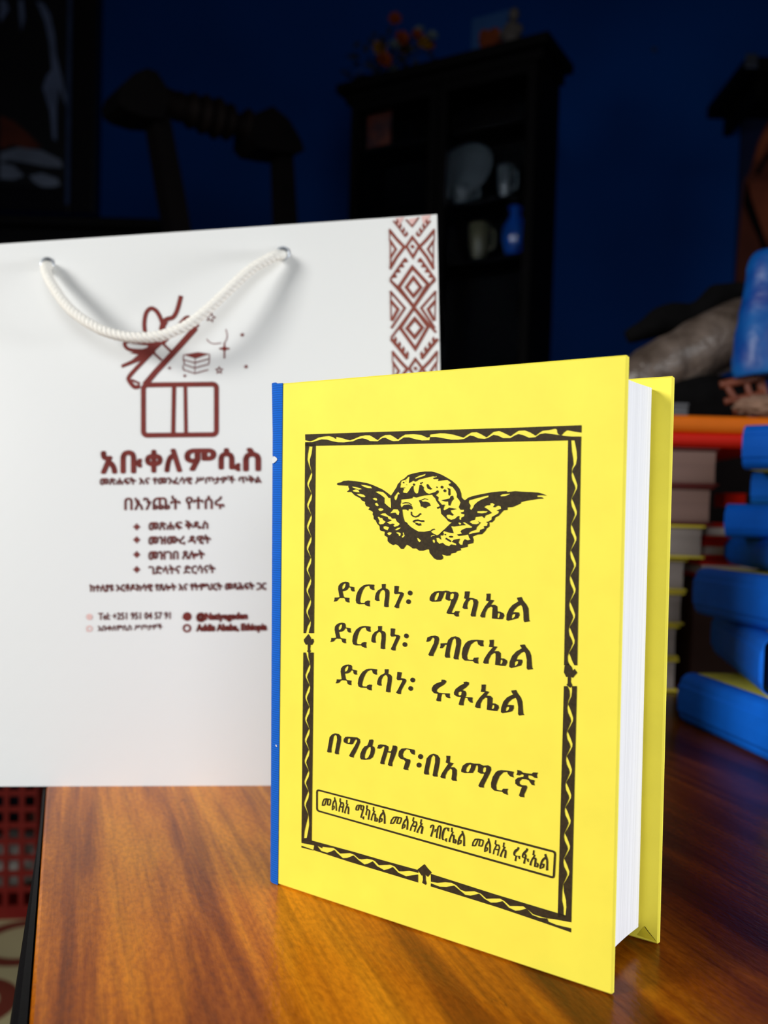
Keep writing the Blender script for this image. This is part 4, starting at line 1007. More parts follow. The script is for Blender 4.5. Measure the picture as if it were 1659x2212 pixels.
for P1, P2, t_, lab in specs:
    P1 = P1.copy(); d = (Vector((P2.x, P2.y, 0))-Vector((P1.x, P1.y, 0))).normalized()
    wv = Vector((-d.y, d.x, 0))
    O = Vector((P1.x, P1.y, P1.z))
    root = thing('stacked_book', O, lab, 'book', gb, math.atan2(d.y, d.x))
    P = lambda a, b, c, O=O, wv=wv, d=d, t_=t_: O + wv*(a+0.002) + Vector((0, 0, b+0.0004)) + d*c
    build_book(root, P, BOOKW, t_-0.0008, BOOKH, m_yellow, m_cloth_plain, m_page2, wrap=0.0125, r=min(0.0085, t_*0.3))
for (px, py, yy), t_, z_, hh, AN, lab in (
 ((1563, 1157, 0.79), 0.029, 0.1530, BOOKH, -34, 'blue-spined book turned forward, fifth from the bottom of the blue pile'),
 ((1620, 1083, 0.81), 0.029, 0.1820, BOOKH, -30, 'blue-spined book set back to the right, sixth from the bottom of the blue pile'),
 ((1601, 1008, 0.77), 0.037, 0.2110, BOOKH, -38, 'bright blue-spined book, topmost of the blue pile')):
    p = at(px, py, yy); O = Vector((p.x, p.y, z_)); d = Vector((math.cos(math.radians(AN)), math.sin(math.radians(AN)), 0)); wv = Vector((-d.y, d.x, 0))
    root = thing('stacked_book', O, lab, 'book', gb, math.atan2(d.y, d.x))
    P = lambda a, b, c, O=O, wv=wv, d=d: O + wv*(a+0.002) + Vector((0, 0, b+0.0004)) + d*c
    build_book(root, P, BOOKW, t_-0.0008, hh, m_yellow, m_cloth_plain, m_page2, wrap=0.0125, r=min(0.0085, t_*0.3))

# yellow books behind, page edges facing the camera
gy = 'yellow books stacked behind the standing book'
m_yel2 = mat('yellow_card_far', rgb(236, 214, 70), 0.65, 0.3, var=0.1, vscale=60)
names = ['bottom', 'second from bottom', 'middle', 'second from top', 'topmost']
for i, xr in enumerate((1461, 1463, 1475, 1481, 1520)):
    z_ = 0.0326*i; p = at(xr, 1500-80*i, 0.885 if i < 4 else 0.875)
    d = Vector((1, -0.02, 0)).normalized(); O = Vector((p.x-BOOKH, p.y, z_)); wv = Vector((-d.y, d.x, 0))
    root = thing('pale_page_book', O, 'yellow book, pages facing out, %s of the pile behind the standing book' % names[i], 'book', gy, math.atan2(d.y, d.x))
    P = lambda a, b, c, O=O, wv=wv, d=d: O + wv*(BOOKW-a) + Vector((0, 0, b+0.0004)) + d*c
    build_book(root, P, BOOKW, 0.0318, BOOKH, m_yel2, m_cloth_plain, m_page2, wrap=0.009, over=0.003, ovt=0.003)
m_dkred = mat('dark_red_cover', rgb(96, 24, 20), 0.5, 0.4, var=0.2)
m_red = mat('red_cover', rgb(206, 26, 4), 0.55, 0.2, var=0.12, vscale=20)
m_orange = mat('orange_cover', rgb(214, 104, 2), 0.55, 0.2, var=0.15, vscale=20)
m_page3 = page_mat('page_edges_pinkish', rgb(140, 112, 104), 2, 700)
zz = 0.1631
for (xr, t_, mc, mp, lab, w_, hh, y_) in (
  (1546, 0.0375, m_dkred, m_page3, 'dark red book with greyish page edges, lying on the yellow pile', 0.16, 0.24, 0.88),
  (1555, 0.0375, m_dkred, m_page3, 'thick dark red book with pinkish page edges, under the bright red one', 0.16, 0.24, 0.885),
  (1690, 0.0145, m_red, m_page3, 'thin bright red book lying between the orange book and the dark red ones', 0.17, 0.30, 0.885),
  (1685, 0.0165, m_orange, m_page3, 'thin orange book lying on top of the red book', 0.17, 0.30, 0.885)):
    p = at(xr, 1000, y_); O = Vector((p.x-hh, p.y, zz)); d = Vector((1, 0.0, 0)); wv = Vector((0, 1, 0))
    root = thing('lying_book', O, lab, 'book', None, 0)
    fore = mc is m_dkred
    if fore: P = lambda a, b, c, O=O, w_=w_: O + wv*(w_-a) + Vector((0, 0, b+0.0003)) + d*c
    else: P = lambda a, b, c, O=O: O + wv*(a+0.002) + Vector((0, 0, b+0.0003)) + d*c
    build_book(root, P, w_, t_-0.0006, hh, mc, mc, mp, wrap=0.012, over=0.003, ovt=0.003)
    zz += t_
TOPZ = zz
# red booklets
m_page4 = mat('white_booklet_pages', rgb(214, 206, 200), 0.8, 0.1, var=0.1)
bk = box((0.3075, 0.925, 0.0003), (0.47, 1.09, 0.1080), 0.003); 
cb = thing('cardboard_box', (0.39, 1.0, 0), 'dark brown cardboard box behind the blue pile, holding up the red booklets', 'box')
m_darkbox = mat('very_dark_board', rgb(20, 13, 12), 0.85, 0.1, var=0.3)
m_card = mat('dark_cardboard', rgb(44, 26, 20), 0.85, 0.1, var=0.2)
bk.build('carton', m_card, cb); box((0.31, 0.99, 0.1081), (0.468, 1.03, 0.1084)).build('tape', mat('brown_tape', rgb(70, 44, 28), 0.4, 0.4, var=0.1), cb)
for i, pl in enumerate(('lowest', 'middle', 'top')):
    z_ = 0.1086+0.0195*i
    O = Vector((0.3185+0.002*i, 0.935, z_))
    root = thing('red_booklet', O, 'thin red booklet with white pages, %s of three beside the yellow pile' % pl, 'booklet', 'three red booklets', 0)
    P = lambda a, b, c, O=O: O + Vector((0, 1, 0))*(0.12-a) + Vector((0, 0, b+0.0003)) + Vector((1, 0, 0))*c
    build_book(root, P, 0.12, 0.0185, 0.14, m_red, m_red, m_page4, wrap=0.01, over=0.002, ovt=0.002, bt=0.0048)
tb_ = thing('dark_backdrop_box', (0.46, 1.16, 0), 'tall dark box added as backdrop for the dark gap behind the dark red books', 'box')
box((0.285, 1.105, 0.0003), (0.66, 1.22, 0.262), 0.003).build('carton', m_darkbox, tb_)  # added backdrop that keeps the gap behind the books dark
box((0.283, 1.103, 0.2625), (0.662, 1.222, 0.279), 0.002).build('lid', m_darkbox, tb_)
# small red box on the fifth blue book
p = at(1590, 1080, 0.90)
rb = thing('small_red_box', (p.x, p.y, 0.182), 'small red box half hidden behind the blue pile', 'box')
box((p.x-0.011, p.y, 0.1822), (p.x+0.010, p.y+0.03, 0.1935), 0.001).build('body', m_red, rb)
box((p.x-0.0115, p.y-0.0005, 0.1937), (p.x+0.0105, p.y+0.0305, 0.1955), 0.001).build('lid', m_red, rb)

# things heaped on the orange book
m_blackcloth = mat('black_fabric', rgb(10, 9, 10), 0.9, 0.1, var=0.4, vscale=60, bump=0.4, bscale=80)
def skin(pts, rad, m, name, parent=None, amp=0.12, seed=1, n=14, smooth=True, sub=5, origin=None, flat=1.0):
    from mathutils import noise
    P = catmull(pts, sub); R_ = [Vector((r, 0, 0)) for r in rad]; R_ = [v.x for v in catmull(R_, sub)]
    tb = tube(P, R_, n)
    for i, v in enumerate(tb.v):
        c = P[i//n]; k = 1+amp*noise.noise(Vector(v)*45+Vector((seed*5, 0, 0)))
        q_ = (v-c)*k; q_.y *= flat; tb.v[i] = c+q_
    return tb.build(name, m, parent, smooth=smooth, origin=origin)
def P3(px, py, y): return at(px, py, y)
o = skin([P3(1440, 866, 0.975), P3(1500, 862, 0.975), P3(1560, 858, 0.975), P3(1640, 862, 0.975)], [0.016, 0.0225, 0.0235, 0.018], m_blackcloth, 'black_gap_filler', origin=(0.33, 0.975, TOPZ), flat=0.7)  # added black filler for the dark gap under the roll
tag(o, 'black shape added to fill the dark gap under the grey wrapped roll', 'pouch')
m_wrap = mat('grey_bubble_wrap', rgb(126, 112, 102), 0.35, 0.5, var=0.4, vscale=26, bump=0.9, bscale=70, bdist=0.004, col2=rgb(70, 58, 50))
roll = thing('wrapped_roll', P3(1480, 790, 1.0), 'greyish plastic-wrapped roll slanting up behind the standing yellow book', 'roll')
skin([P3(1345, 845, 1.0), P3(1400, 812, 1.0), P3(1480, 775, 1.0), P3(1560, 735, 1.0), P3(1680, 690, 1.0)], [0.020, 0.030, 0.034, 0.036, 0.036], m_wrap, 'bubble_wrap', roll, amp=0.10, seed=3, n=18)
um = thing('folded_umbrella', P3(1480, 690, 1.04), 'folded black umbrella lying along the top of the grey wrapped roll', 'umbrella')
skin([P3(1355, 728, 1.035), P3(1400, 708, 1.035), P3(1450, 692, 1.035), P3(1500, 676, 1.035), P3(1560, 648, 1.035), P3(1612, 628, 1.035)], [0.006, 0.013, 0.015, 0.013, 0.017, 0.012], m_blackcloth, 'canopy', um, amp=0.35, seed=6)
skin([P3(1612, 628, 1.035), P3(1640, 612, 1.035), P3(1680, 598, 1.035)], [0.005, 0.005, 0.005], m_black_lacquer, 'handle', um, amp=0.0)
gx = P3(1458, 880, 0.925); gx2 = P3(1487, 880, 0.925)
gbx = thing('small_grey_box', (gx.x, 0.925, TOPZ), 'tiny grey box on the orange book, just right of the standing yellow book', 'box')
m_greyb = mat('grey_card', rgb(96, 98, 102), 0.8, 0.1, var=0.2)
box((gx.x, 0.925, TOPZ+0.0004), (gx2.x, 0.945, TOPZ+0.013), 0.001).build('body', m_greyb, gbx)
box((gx.x-0.0005, 0.9245, TOPZ+0.0132), (gx2.x+0.0005, 0.9455, TOPZ+0.0165), 0.0008).build('lid', m_greyb, gbx)
# carved wooden frame piece and the pale cloth beneath it
m_brown = mat('reddish_brown_wood', rgb(122, 62, 40), 0.5, 0.4, var=0.35, vscale=30)
fr_ = thing('carved_wooden_cross', P3(1610, 870, 0.93), 'reddish-brown carved wooden cross with openings, lying under the blue plastic bag', 'cross')
def bar(a, b, r, parent, name='bar'):
    skin([P3(*a, 0.93), P3((a[0]+b[0])/2, (a[1]+b[1])/2, 0.927), P3(*b, 0.93)], [r, r*1.1, r], m_brown, name, parent, amp=0.15, n=8)
bar((1555, 832), (1650, 812), 0.0042, fr_); bar((1565, 868), (1655, 850), 0.0036, fr_); bar((1568, 830), (1600, 884), 0.0034, fr_); bar((1640, 815), (1652, 860), 0.0042, fr_); bar((1610, 815), (1625, 878), 0.0030, fr_)
skin([P3(1585, 888, 0.93), P3(1620, 880, 0.93), P3(1665, 868, 0.93)], [0.004, 0.0055, 0.005], m_brown, 'bar', fr_, amp=0.2, n=8)
m_pale = mat('pale_crumpled_cloth', rgb(150, 118, 100), 0.85, 0.1, var=0.4, vscale=50, bump=0.5, bscale=60, bdist=0.003)
b_ = blob(P3(1650, 902, 0.90), (0.028, 0.02, 0.0105), 0.35, 4.0, 4, 5)
zmn = min(v.z for v in b_.v); 
for v in b_.v: v.z += (TOPZ+0.0006-zmn)
o = b_.build('crumpled_cloth', m_pale, smooth=True, origin=tuple(P3(1650, 902, 0.90))); tag(o, 'pale brown crumpled cloth on the orange book at the right border', 'cloth')
# blue plastic bag
m_plastic = mat('blue_plastic', rgb(14, 104, 176), 0.42, 0.4, var=0.4, vscale=20, bump=0.6, bscale=24, bdist=0.008, col2=rgb(0, 40, 128))
pb = thing('blue_plastic_bag', P3(1660, 800, 0.90), 'shiny bright blue plastic bag bulging upright at the right border', 'bag')
wr = skin([P3(1690, 812, 0.92), P3(1690, 808, 0.92), P3(1688, 785, 0.92), P3(1686, 740, 0.92), P3(1688, 680, 0.92), P3(1690, 620, 0.92), P3(1690, 570, 0.92), P3(1692, 548, 0.92)], [0.040, 0.047, 0.0505, 0.0480, 0.0425, 0.0370, 0.0335, 0.026], m_plastic, 'wrap', pb, amp=0.0, seed=9, n=40, sub=8, flat=0.7)
from mathutils import noise as _nz
_c = wr.data.vertices
for v in _c:
    a = v.co; k = abs(_nz.noise(Vector((a.x*26, a.y*26, a.z*14+3.1)))) + 0.5*abs(_nz.noise(Vector((a.x*60+a.z*30, a.y*60, a.z*40))))
    v.co = Vector((a.x*(1-0.16*k+0.03), a.y*(1-0.2*k+0.03), a.z))

# ------------------------------------------------------------------ red lattice crate on the floor
m_crate = mat('red_plastic', rgb(126, 22, 16), 0.4, 0.4, var=0.15)
cr0 = on_z(78, 1985, FL)
cdx = Vector((0.99, 0.12, 0)).normalized(); cdy = Vector((-cdx.y, cdx.x, 0))
CW, CD, CH = 0.46, 0.32, 0.33
cO = Vector((cr0.x, cr0.y, FL+0.0005))
def CP(a, b, c): return cO - cdx*a + cdy*b + Vector((0, 0, c))
crate = thing('lattice_crate', cO, 'red plastic lattice crate on the floor to the left of the table', 'crate', rz=math.atan2(cdx.y, cdx.x))
def lattice(f, Lw, name):
    mb = MB(); nx = int(Lw/0.0232); dx_ = Lw/nx
    z_a, z_b = 0.022, CH-0.02; nz = 11; dz = (z_b-z_a)/nz
    for i in range(nx+1):
        a = i*dx_; mb.add(*bm_box((max(0, a-0.004), 0, z_a), (min(Lw, a+0.004), 0.004, z_b)))
    for j in range(1, nz):
        z = z_a+j*dz; mb.add(*bm_box((0, 0.0005, z-0.0045), (Lw, 0.0035, z+0.0045)))
    mb.add(*bm_box((0, -0.001, 0), (Lw, 0.005, z_a))); mb.add(*bm_box((0, -0.003, z_b), (Lw, 0.006, CH)))
    mb.build(name, m_crate, crate, fn=f)
lattice(lambda v: CP(v[0], v[1], v[2]), CW, 'lattice_wall')
lattice(lambda v: CP(v[0], CD-v[1], v[2]), CW, 'lattice_wall')
lattice(lambda v: CP(v[1], v[0]+0.006, v[2]), CD-0.012, 'lattice_wall')
lattice(lambda v: CP(CW-v[1], v[0]+0.006, v[2]), CD-0.012, 'lattice_wall')
box((0.005, 0.005, 0.0), (CW-0.005, CD-0.005, 0.006)).build('base', m_crate, crate, fn=lambda v: CP(*v))
m_whites = mat('white_crumpled_paper', rgb(190, 186, 176), 0.8, 0.1, var=0.5, vscale=30, bump=0.5, bscale=40, bdist=0.004)
m_navy = mat('dark_navy_cloth', rgb(26, 30, 42), 0.85, 0.1, var=0.5, vscale=30, bump=0.4, bscale=50, bdist=0.003)
for i, (a, b, c, r, mm, nm, lab) in enumerate((
  (0.055, 0.075, 0.060, (0.045, 0.05, 0.05), m_whites, 'paper_bundle', 'white crumpled paper bundle in the red crate, at its right corner'),
  (0.160, 0.080, 0.058, (0.050, 0.055, 0.049), m_whites, 'paper_bundle', 'white crumpled paper bundle in the red crate, beside the corner one'),
  (0.09, 0.10, 0.172, (0.070, 0.07, 0.055), m_navy, 'cloth_bundle', 'dark navy cloth bundle in the upper part of the red crate'))):
    o = blob(CP(a, b, c+0.008), r, 0.28, 3.0, 3, i+2).build(nm, mm, smooth=True, origin=tuple(CP(a, b, c))); tag(o, lab, 'bundle')

# ------------------------------------------------------------------ carved high-backed chair
CYD = 1.72
lf, rf = at(312, 250, CYD-0.05), at(608, 320, CYD+0.13)
cx_ = (rf-lf); cx_.z = 0; cxn = cx_.normalized(); cyn = Vector((-cxn.y, cxn.x, 0))
chO = Vector(((lf.x+rf.x)/2, (lf.y+rf.y)/2, FL))
chair = thing('carved_chair', chO, 'tall dark wooden chair with mushroom-shaped finials on its carved back, behind the white bag', 'chair', rz=math.atan2(cxn.y, cxn.x))
def on_chair(px, py, off=0.0):
    d = ray(px, py); O = chO + cyn*off
    return EYE + d*((O-EYE).dot(cyn)/d.dot(cyn))
def slab(pts, th, name, parent=None, m=m_chairwood):
    fr2 = [on_chair(x, y, -th/2) for x, y in pts]; bk2 = [p+cyn*th for p in fr2]; n = len(pts)
    tri = tessellate_polygon([[Vector((x, y, 0)) for x, y in pts]])
    fs = [tuple(t) for t in tri] + [tuple(i+n for i in t[::-1]) for t in tri] + [(i, (i+1) % n, (i+1) % n+n, i+n) for i in range(n)]
    return mesh(name, fr2+bk2, fs, m, parent or chair)
slab([(256, 205), (262, 185), (290, 158), (318, 147), (340, 155), (362, 190), (368, 215), (360, 240), (352, 255), (315, 252), (275, 238), (258, 225)], 0.075, 'finial')
slab([(548, 262), (552, 245), (590, 229), (625, 258), (650, 300), (658, 325), (640, 330), (600, 326), (560, 318), (546, 300)], 0.075, 'finial')
# turned crest rail: a lathe-like bar between the finials
pa, pb_ = on_chair(358, 222), on_chair(556, 283)
pr = [0.026, 0.024, 0.026, 0.024, 0.033, 0.026, 0.036, 0.027, 0.038, 0.026, 0.034, 0.020, 0.020, 0.035, 0.022, 0.026]
pth = [pa+(pb_-pa)*(i/(len(pr)*3-3)) for i in range(len(pr)*3-2)]
rr = []
for i in range(len(pr)-1):
    for k in range(3): rr.append(pr[i]+(pr[i+1]-pr[i])*(0.5-0.5*math.cos(math.pi*k/3)))
rr.append(pr[-1])
tube(pth, rr, 14).build('crest_rail', mat('worn_dark_wood', rgb(22, 13, 10), 0.7, 0.12, var=0.4, vscale=40), chair, smooth=True, label='turned crest rail with a row of beads, slightly browner')
def post(p0, p1, w_, name='back_post'):
    a = on_chair(*p0); b = on_chair(*p1); t = (b-a).normalized()
    k = (FL+0.0-a.z)/t.z; c = a+t*k
    vs = []
    for p, ww in ((a, w_*0.9), (b, w_), (c, w_*0.8)):
        if p is c: p = Vector((p.x, p.y, FL))
        for sx, sy in ((-1, -1), (1, -1), (1, 1), (-1, 1)): vs.append(p + cxn*(sx*ww/2) + cyn*(sy*ww/2))
    fs = [(0, 1, 5, 4), (1, 2, 6, 5), (2, 3, 7, 6), (3, 0, 4, 7), (4, 5, 9, 8), (5, 6, 10, 9), (6, 7, 11, 10), (7, 4, 8, 11), (3, 2, 1, 0), (8, 9, 10, 11)]
    mesh(name, vs, fs, m_chairwood, chair)
post((338, 250), (368, 420), 0.040); post((608, 322), (615, 470), 0.037)
hw = (lf-rf).length/2
hw = math.hypot(lf.x-rf.x, lf.y-rf.y)/2
def CHP(a, b, c): return chO + cxn*a + cyn*b + Vector((0, 0, c))
box((-hw+0.0, -0.37, 0.42), (hw-0.01, 0.035, 0.46), 0.008).build('seat', m_chairwood, chair, fn=lambda v: CHP(*v))
for sx in (-1, 1):
    box((sx*(hw-0.035)-0.018, -0.36, 0), (sx*(hw-0.035)+0.018, -0.324, 0.42), 0.004).build('front_leg', m_chairwood, chair, fn=lambda v: CHP(*v))
box((-hw+0.05, -0.352, 0.16), (hw-0.05, -0.332, 0.19), 0.003).build('stretcher', m_chairwood, chair, fn=lambda v: CHP(*v))
box((-hw+0.07, -0.012, 0.62), (hw-0.04, 0.012, 0.70), 0.004).build('lower_rail', m_chairwood, chair, fn=lambda v: CHP(*v))

# ------------------------------------------------------------------ black display cabinet
cA = Vector((-0.118, 2.22, 0)); cB = Vector((0.290, 1.985, 0))
ux = (cB-cA).normalized(); uy = Vector((-ux.y, ux.x, 0)); CWd = (cB-cA).length; CDp = 0.13
cabH = 1.69
cab = thing('display_cabinet', (cA.x, cA.y, FL), 'tall black glass-fronted display cabinet against the blue wall, ornaments on its top', 'cabinet', rz=math.atan2(ux.y, ux.x))
def KP(a, b, c): return cA + ux*a + uy*b + Vector((0, 0, FL+c))
kf = lambda v: KP(*v)
box((0, 0.012, 0.06), (0.018, CDp, cabH-0.045), 0.001).build('side_panel', m_cab, cab, fn=kf)
box((CWd-0.018, 0.012, 0.06), (CWd, CDp, cabH-0.045), 0.001).build('side_panel', m_cab, cab, fn=kf)
box((0.018, CDp-0.01, 0.06), (CWd-0.018, CDp, cabH-0.045)).build('back_panel', m_cab, cab, fn=kf)
box((-0.012, -0.008, 0), (CWd+0.012, CDp+0.004, 0.06), 0.003).build('plinth', m_cab, cab, fn=kf)
mbx = MB(); mbx.add(*bm_box((-0.03, -0.03, cabH-0.022), (CWd+0.03, CDp+0.005, cabH), 0.004)); mbx.add(*bm_box((-0.012, -0.014, cabH-0.045), (CWd+0.012, CDp, cabH-0.022), 0.004))
mbx.build('cornice', m_cab, cab, fn=kf)
shz = [0.35, 0.66, 0.96, 1.25, 1.38, 1.545]
for z in shz: box((0.019, 0.03, z-0.006), (CWd-0.019, CDp-0.012, z+0.006)).build('shelf', m_cab, cab, fn=kf)
for x0_, x1_ in ((0.002, CWd/2-0.002), (CWd/2+0.002, CWd-0.002)):
    d_ = MB()
    for lo, hi in (((x0_, -0.008, 0.062), (x0_+0.02, 0.011, cabH-0.0452)), ((x1_-0.02, -0.008, 0.062), (x1_, 0.011, cabH-0.0452)), ((x0_+0.02, -0.008, 0.062), (x1_-0.02, 0.011, 0.11)), ((x0_+0.02, -0.008, cabH-0.066), (x1_-0.02, 0.011, cabH-0.0452))):
        d_.add(*bm_box(lo, hi))
    dd = d_.build('door', m_cab, cab, fn=kf)
    g = box((x0_+0.02, 0.0, 0.11), (x1_-0.02, 0.004, cabH-0.066)).build('glass_pane', m_glass, dd, fn=kf)
# small picture stuck behind the left pane
m_pic = mat('brown_photo', rgb(110, 56, 34), 0.5, 0.3, var=0.7, vscale=30, col2=rgb(46, 38, 44))
pc = thing('small_picture_card', KP(0.05, 0.04, 1.5515), 'small brownish picture card standing inside the cabinet at its upper left', 'picture')
box((0.022, 0.034, 1.553), (0.088, 0.037, 1.634)).build('card', m_pic, pc, fn=kf)
box((0.020, 0.0372, 1.5515), (0.090, 0.041, 1.636)).build('backing', m_cab, pc, fn=kf)
# crockery inside
m_china = mat('greyish_china', rgb(88, 96, 102), 0.3, 0.5, var=0.15, coat=0.3)
def plate(x, z, r, nm, lab, tilt=1.25):
    c = KP(x, 0.075, z)
    root = thing(nm, KP(x, 0.10, z-r), lab, 'plate')
    prof = [(0, 0.004), (0.55*r, 0.004), (0.62*r, 0.010), (0.98*r, 0.018), (r, 0.020), (0.98*r, 0.022), (0.6*r, 0.013), (0, 0.008)]
    R_ = Matrix.Rotation(tilt, 3, 'X'); 
    lt = lathe((0, 0, 0), prof, 36); 
    lt.v = [c + (ux*(R_ @ v).x + uy*(R_ @ v).y + Vector((0, 0, 1))*(R_ @ v).z) for v in lt.v]
    lt.build('dish', m_china, root, smooth=True)
plate(0.27, 1.4625, 0.073, 'display_plate', 'large greyish plate standing inside the cabinet behind the glass')
def cup(x, b, z, r, h, nm, lab, m=m_china):
    c = KP(x, b, z+0.0065)
    root = thing(nm, c, lab, 'cup')
    lathe(c, [(0.0, 0.0), (r*0.55, 0.0), (r*0.6, 0.004), (r*0.9, h*0.4), (r, h), (r*0.94, h), (r*0.84, h*0.42), (r*0.5, 0.008), (0, 0.007)], 24).build('bowl', m, root, smooth=True)
    hp = [c+ux*(r*0.93)+Vector((0, 0, h*0.8)), c+ux*(r*1.5)+Vector((0, 0, h*0.75)), c+ux*(r*1.5)+Vector((0, 0, h*0.35)), c+ux*(r*0.85)+Vector((0, 0, h*0.3))]
    tube(catmull(hp, 5), 0.0035, 8).build('handle', m, root, smooth=True)
cup(0.275, 0.050, 1.38, 0.026, 0.040, 'china_cup', 'greyish china cup in front of the large plate in the cabinet')
cup(0.375, 0.060, 1.38, 0.018, 0.075, 'china_mug', 'tall greyish china mug at the right of the plate in the cabinet')
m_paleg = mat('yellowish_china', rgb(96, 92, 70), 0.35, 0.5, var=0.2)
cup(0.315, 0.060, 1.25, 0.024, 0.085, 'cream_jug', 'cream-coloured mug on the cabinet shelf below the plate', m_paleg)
m_reflection = mat('blue_reflection_colour', rgb(10, 70, 160), 0.25, 0.6, var=0.2, coat=0.5)  # blue of daylight reflected in the glass, put into a vase's colour
v0 = KP(0.405, 0.055, 1.2565)
vz = thing('blue_reflection_vase', v0, 'blue vase shape standing in for daylight reflected in the cabinet glass', 'vase')
lathe(v0, [(0, 0), (0.018, 0), (0.022, 0.006), (0.030, 0.035), (0.029, 0.062), (0.016, 0.084), (0.013, 0.094), (0.017, 0.104), (0.014, 0.104), (0.010, 0.094), (0, 0.09)], 24).build('body', m_reflection, vz, smooth=True)
lathe(v0+Vector((0, 0, 0)), [(0.0145, 0.1045), (0.018, 0.105), (0.0178, 0.108), (0.0145, 0.1075)], 24).build('rim', m_reflection, vz, smooth=True)

# on the cabinet top: flower arrangement
TZ = FL+cabH
fl = thing('flower_arrangement', at(800, 150, 2.2), 'dark pot of orange, yellow and white artificial flowers on top of the cabinet', 'flowers')
def top_pt(px, py, y=None, b=0.10):
    # on a vertical plane parallel to the cabinet front
    d = ray(px, py); O = KP(0, b, 0); return EYE + d*((O-EYE).dot(uy)/d.dot(uy))
WM[fl.name] = fl.matrix_world = Matrix.Translation(Vector((top_pt(800, 180).x, top_pt(800, 180).y, TZ)))
pc0 = Vector((top_pt(800, 180).x, top_pt(800, 180).y, TZ+0.0003))
lathe(pc0, [(0, 0), (0.036, 0), (0.048, 0.03), (0.050, 0.05), (0.046, 0.05), (0.043, 0.03), (0.030, 0.006), (0, 0.005)], 20).build('pot', m_cab, fl, smooth=True)
m_leaf = mat('dark_leaves', rgb(18, 24, 22), 0.6, 0.3, var=0.5, vscale=30)
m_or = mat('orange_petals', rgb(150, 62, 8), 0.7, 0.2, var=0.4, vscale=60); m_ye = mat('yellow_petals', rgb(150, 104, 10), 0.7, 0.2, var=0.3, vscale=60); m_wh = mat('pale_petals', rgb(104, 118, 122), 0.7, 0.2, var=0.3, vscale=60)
m_bl = mat('bluish_petals', rgb(48, 78, 150), 0.7, 0.2, var=0.3, vscale=60)
rnd = random.Random(3)
def flower(px, py, r, m):
    c = top_pt(px, py, b=0.10+rnd.uniform(-0.03, 0.03)); mb = MB(); n = 7
    dirn = Vector((rnd.uniform(-0.5, 0.5), -1, rnd.uniform(0, 0.6))).normalized()
    a_ = dirn.cross(Vector((0, 0, 1))).normalized(); b2 = dirn.cross(a_)
    for ring_, (k, l) in enumerate(((1.0, 0.25), (0.65, 0.6))):
        for i in range(n):
            an = 2*math.pi*(i+0.5*ring_)/n; t = a_*math.cos(an)+b2*math.sin(an); s_ = a_*math.cos(an+1.57)+b2*math.sin(an+1.57)
            p0 = c; p1 = c+t*r*0.55*k+s_*r*0.33*k+dirn*r*l*0.5; p2 = c+t*r*k+dirn*r*l; p3 = c+t*r*0.55*k-s_*r*0.33*k+dirn*r*l*0.5
            mb.add([p0, p1, p2, p3, c+t*r*0.5*k+dirn*(r*l*0.2)], [(0, 1, 4), (1, 2, 4), (2, 3, 4), (3, 0, 4)])
    mb.add([c+dirn*r*0.3+a_*r*0.15, c+dirn*r*0.3+b2*r*0.15, c+dirn*r*0.3-a_*r*0.15, c+dirn*r*0.3-b2*r*0.15, c+dirn*r*0.5], [(0, 1, 4), (1, 2, 4), (2, 3, 4), (3, 0, 4)])
    mb.build('blossom', m, fl)
    st_ = pc0+Vector((0, 0, 0.04)); tube(catmull([st_, (st_+c)/2+Vector((0, 0, 0.01)), c], 4), 0.0018, 5).build('stem', m_leaf, fl)
for a in ((853, 42, 0.020, m_or), (820, 105, 0.022, m_ye), (830, 130, 0.022, m_or), (868, 85, 0.024, m_or), (876, 108, 0.022, m_ye), (853, 98, 0.018, m_wh), (915, 95, 0.024, m_ye), (900, 75, 0.016, m_or), (905, 68, 0.018, m_wh), (933, 78, 0.017, m_wh), (852, 155, 0.018, m_wh), (777, 158, 0.015, m_bl), (930, 100, 0.016, m_or)):
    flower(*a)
mb = MB()
for i in range(70):
    t = rnd.random(); px = 745+190*t+rnd.uniform(-12, 12); ymax = 190-30*t; py = ymax-rnd.uniform(0, 30+75*math.sin(math.pi*min(1, 0.15+t*0.75)))
    c = top_pt(px, py, b=0.10+rnd.uniform(-0.035, 0.035)); 
    if c.z < TZ+0.012: c.z = TZ+0.012
    a_ = Vector((rnd.uniform(-1, 1), rnd.uniform(-1, 1), rnd.uniform(-0.3, 1))).normalized(); s_ = a_.cross(Vector((0.3, 1, 0.2))).normalized()
    l = rnd.uniform(0.012, 0.026)
    q0 = [c, c+a_*l*0.5+s_*l*0.28, c+a_*l, c+a_*l*0.5-s_*l*0.28]
    for v in q0: v.z = max(v.z, TZ+0.003)
    mb.add(q0, [(0, 1, 2, 3)])
o = mb.build('leaf_foliage', m_leaf, fl); o['kind'] = 'stuff'
# picture card and pale figurine
m_icon = mat('light_blue_card', rgb(34, 70, 120), 0.5, 0.3, var=0.1)
ic_ = thing('picture_card', KP(0.31, 0.10, cabH), 'light blue picture card with an orange-brown figure, standing on top of the cabinet', 'picture')
def kpx(px, py, b): 
    d = ray(px, py); O = KP(0, b, 0); return EYE + d*((O-EYE).dot(uy)/d.dot(uy))
zb = TZ+0.0005
P0, P1_ = kpx(1018, 100, 0.10), kpx(1098, 80, 0.10); P2_ = kpx(1092, 22, 0.10)
hgt = P2_.z-zb
vs = [Vector((P0.x, P0.y, zb)), Vector((P1_.x, P1_.y, zb)), Vector((P1_.x, P1_.y, zb+hgt)), Vector((P0.x, P0.y, zb+hgt))]
vs2 = [v+uy*0.003 for v in vs]
mesh('card', vs+vs2, [(0, 1, 2, 3), (7, 6, 5, 4), (0, 4, 5, 1), (1, 5, 6, 2), (2, 6, 7, 3), (3, 7, 4, 0)], m_icon, ic_)
figi = Ink()
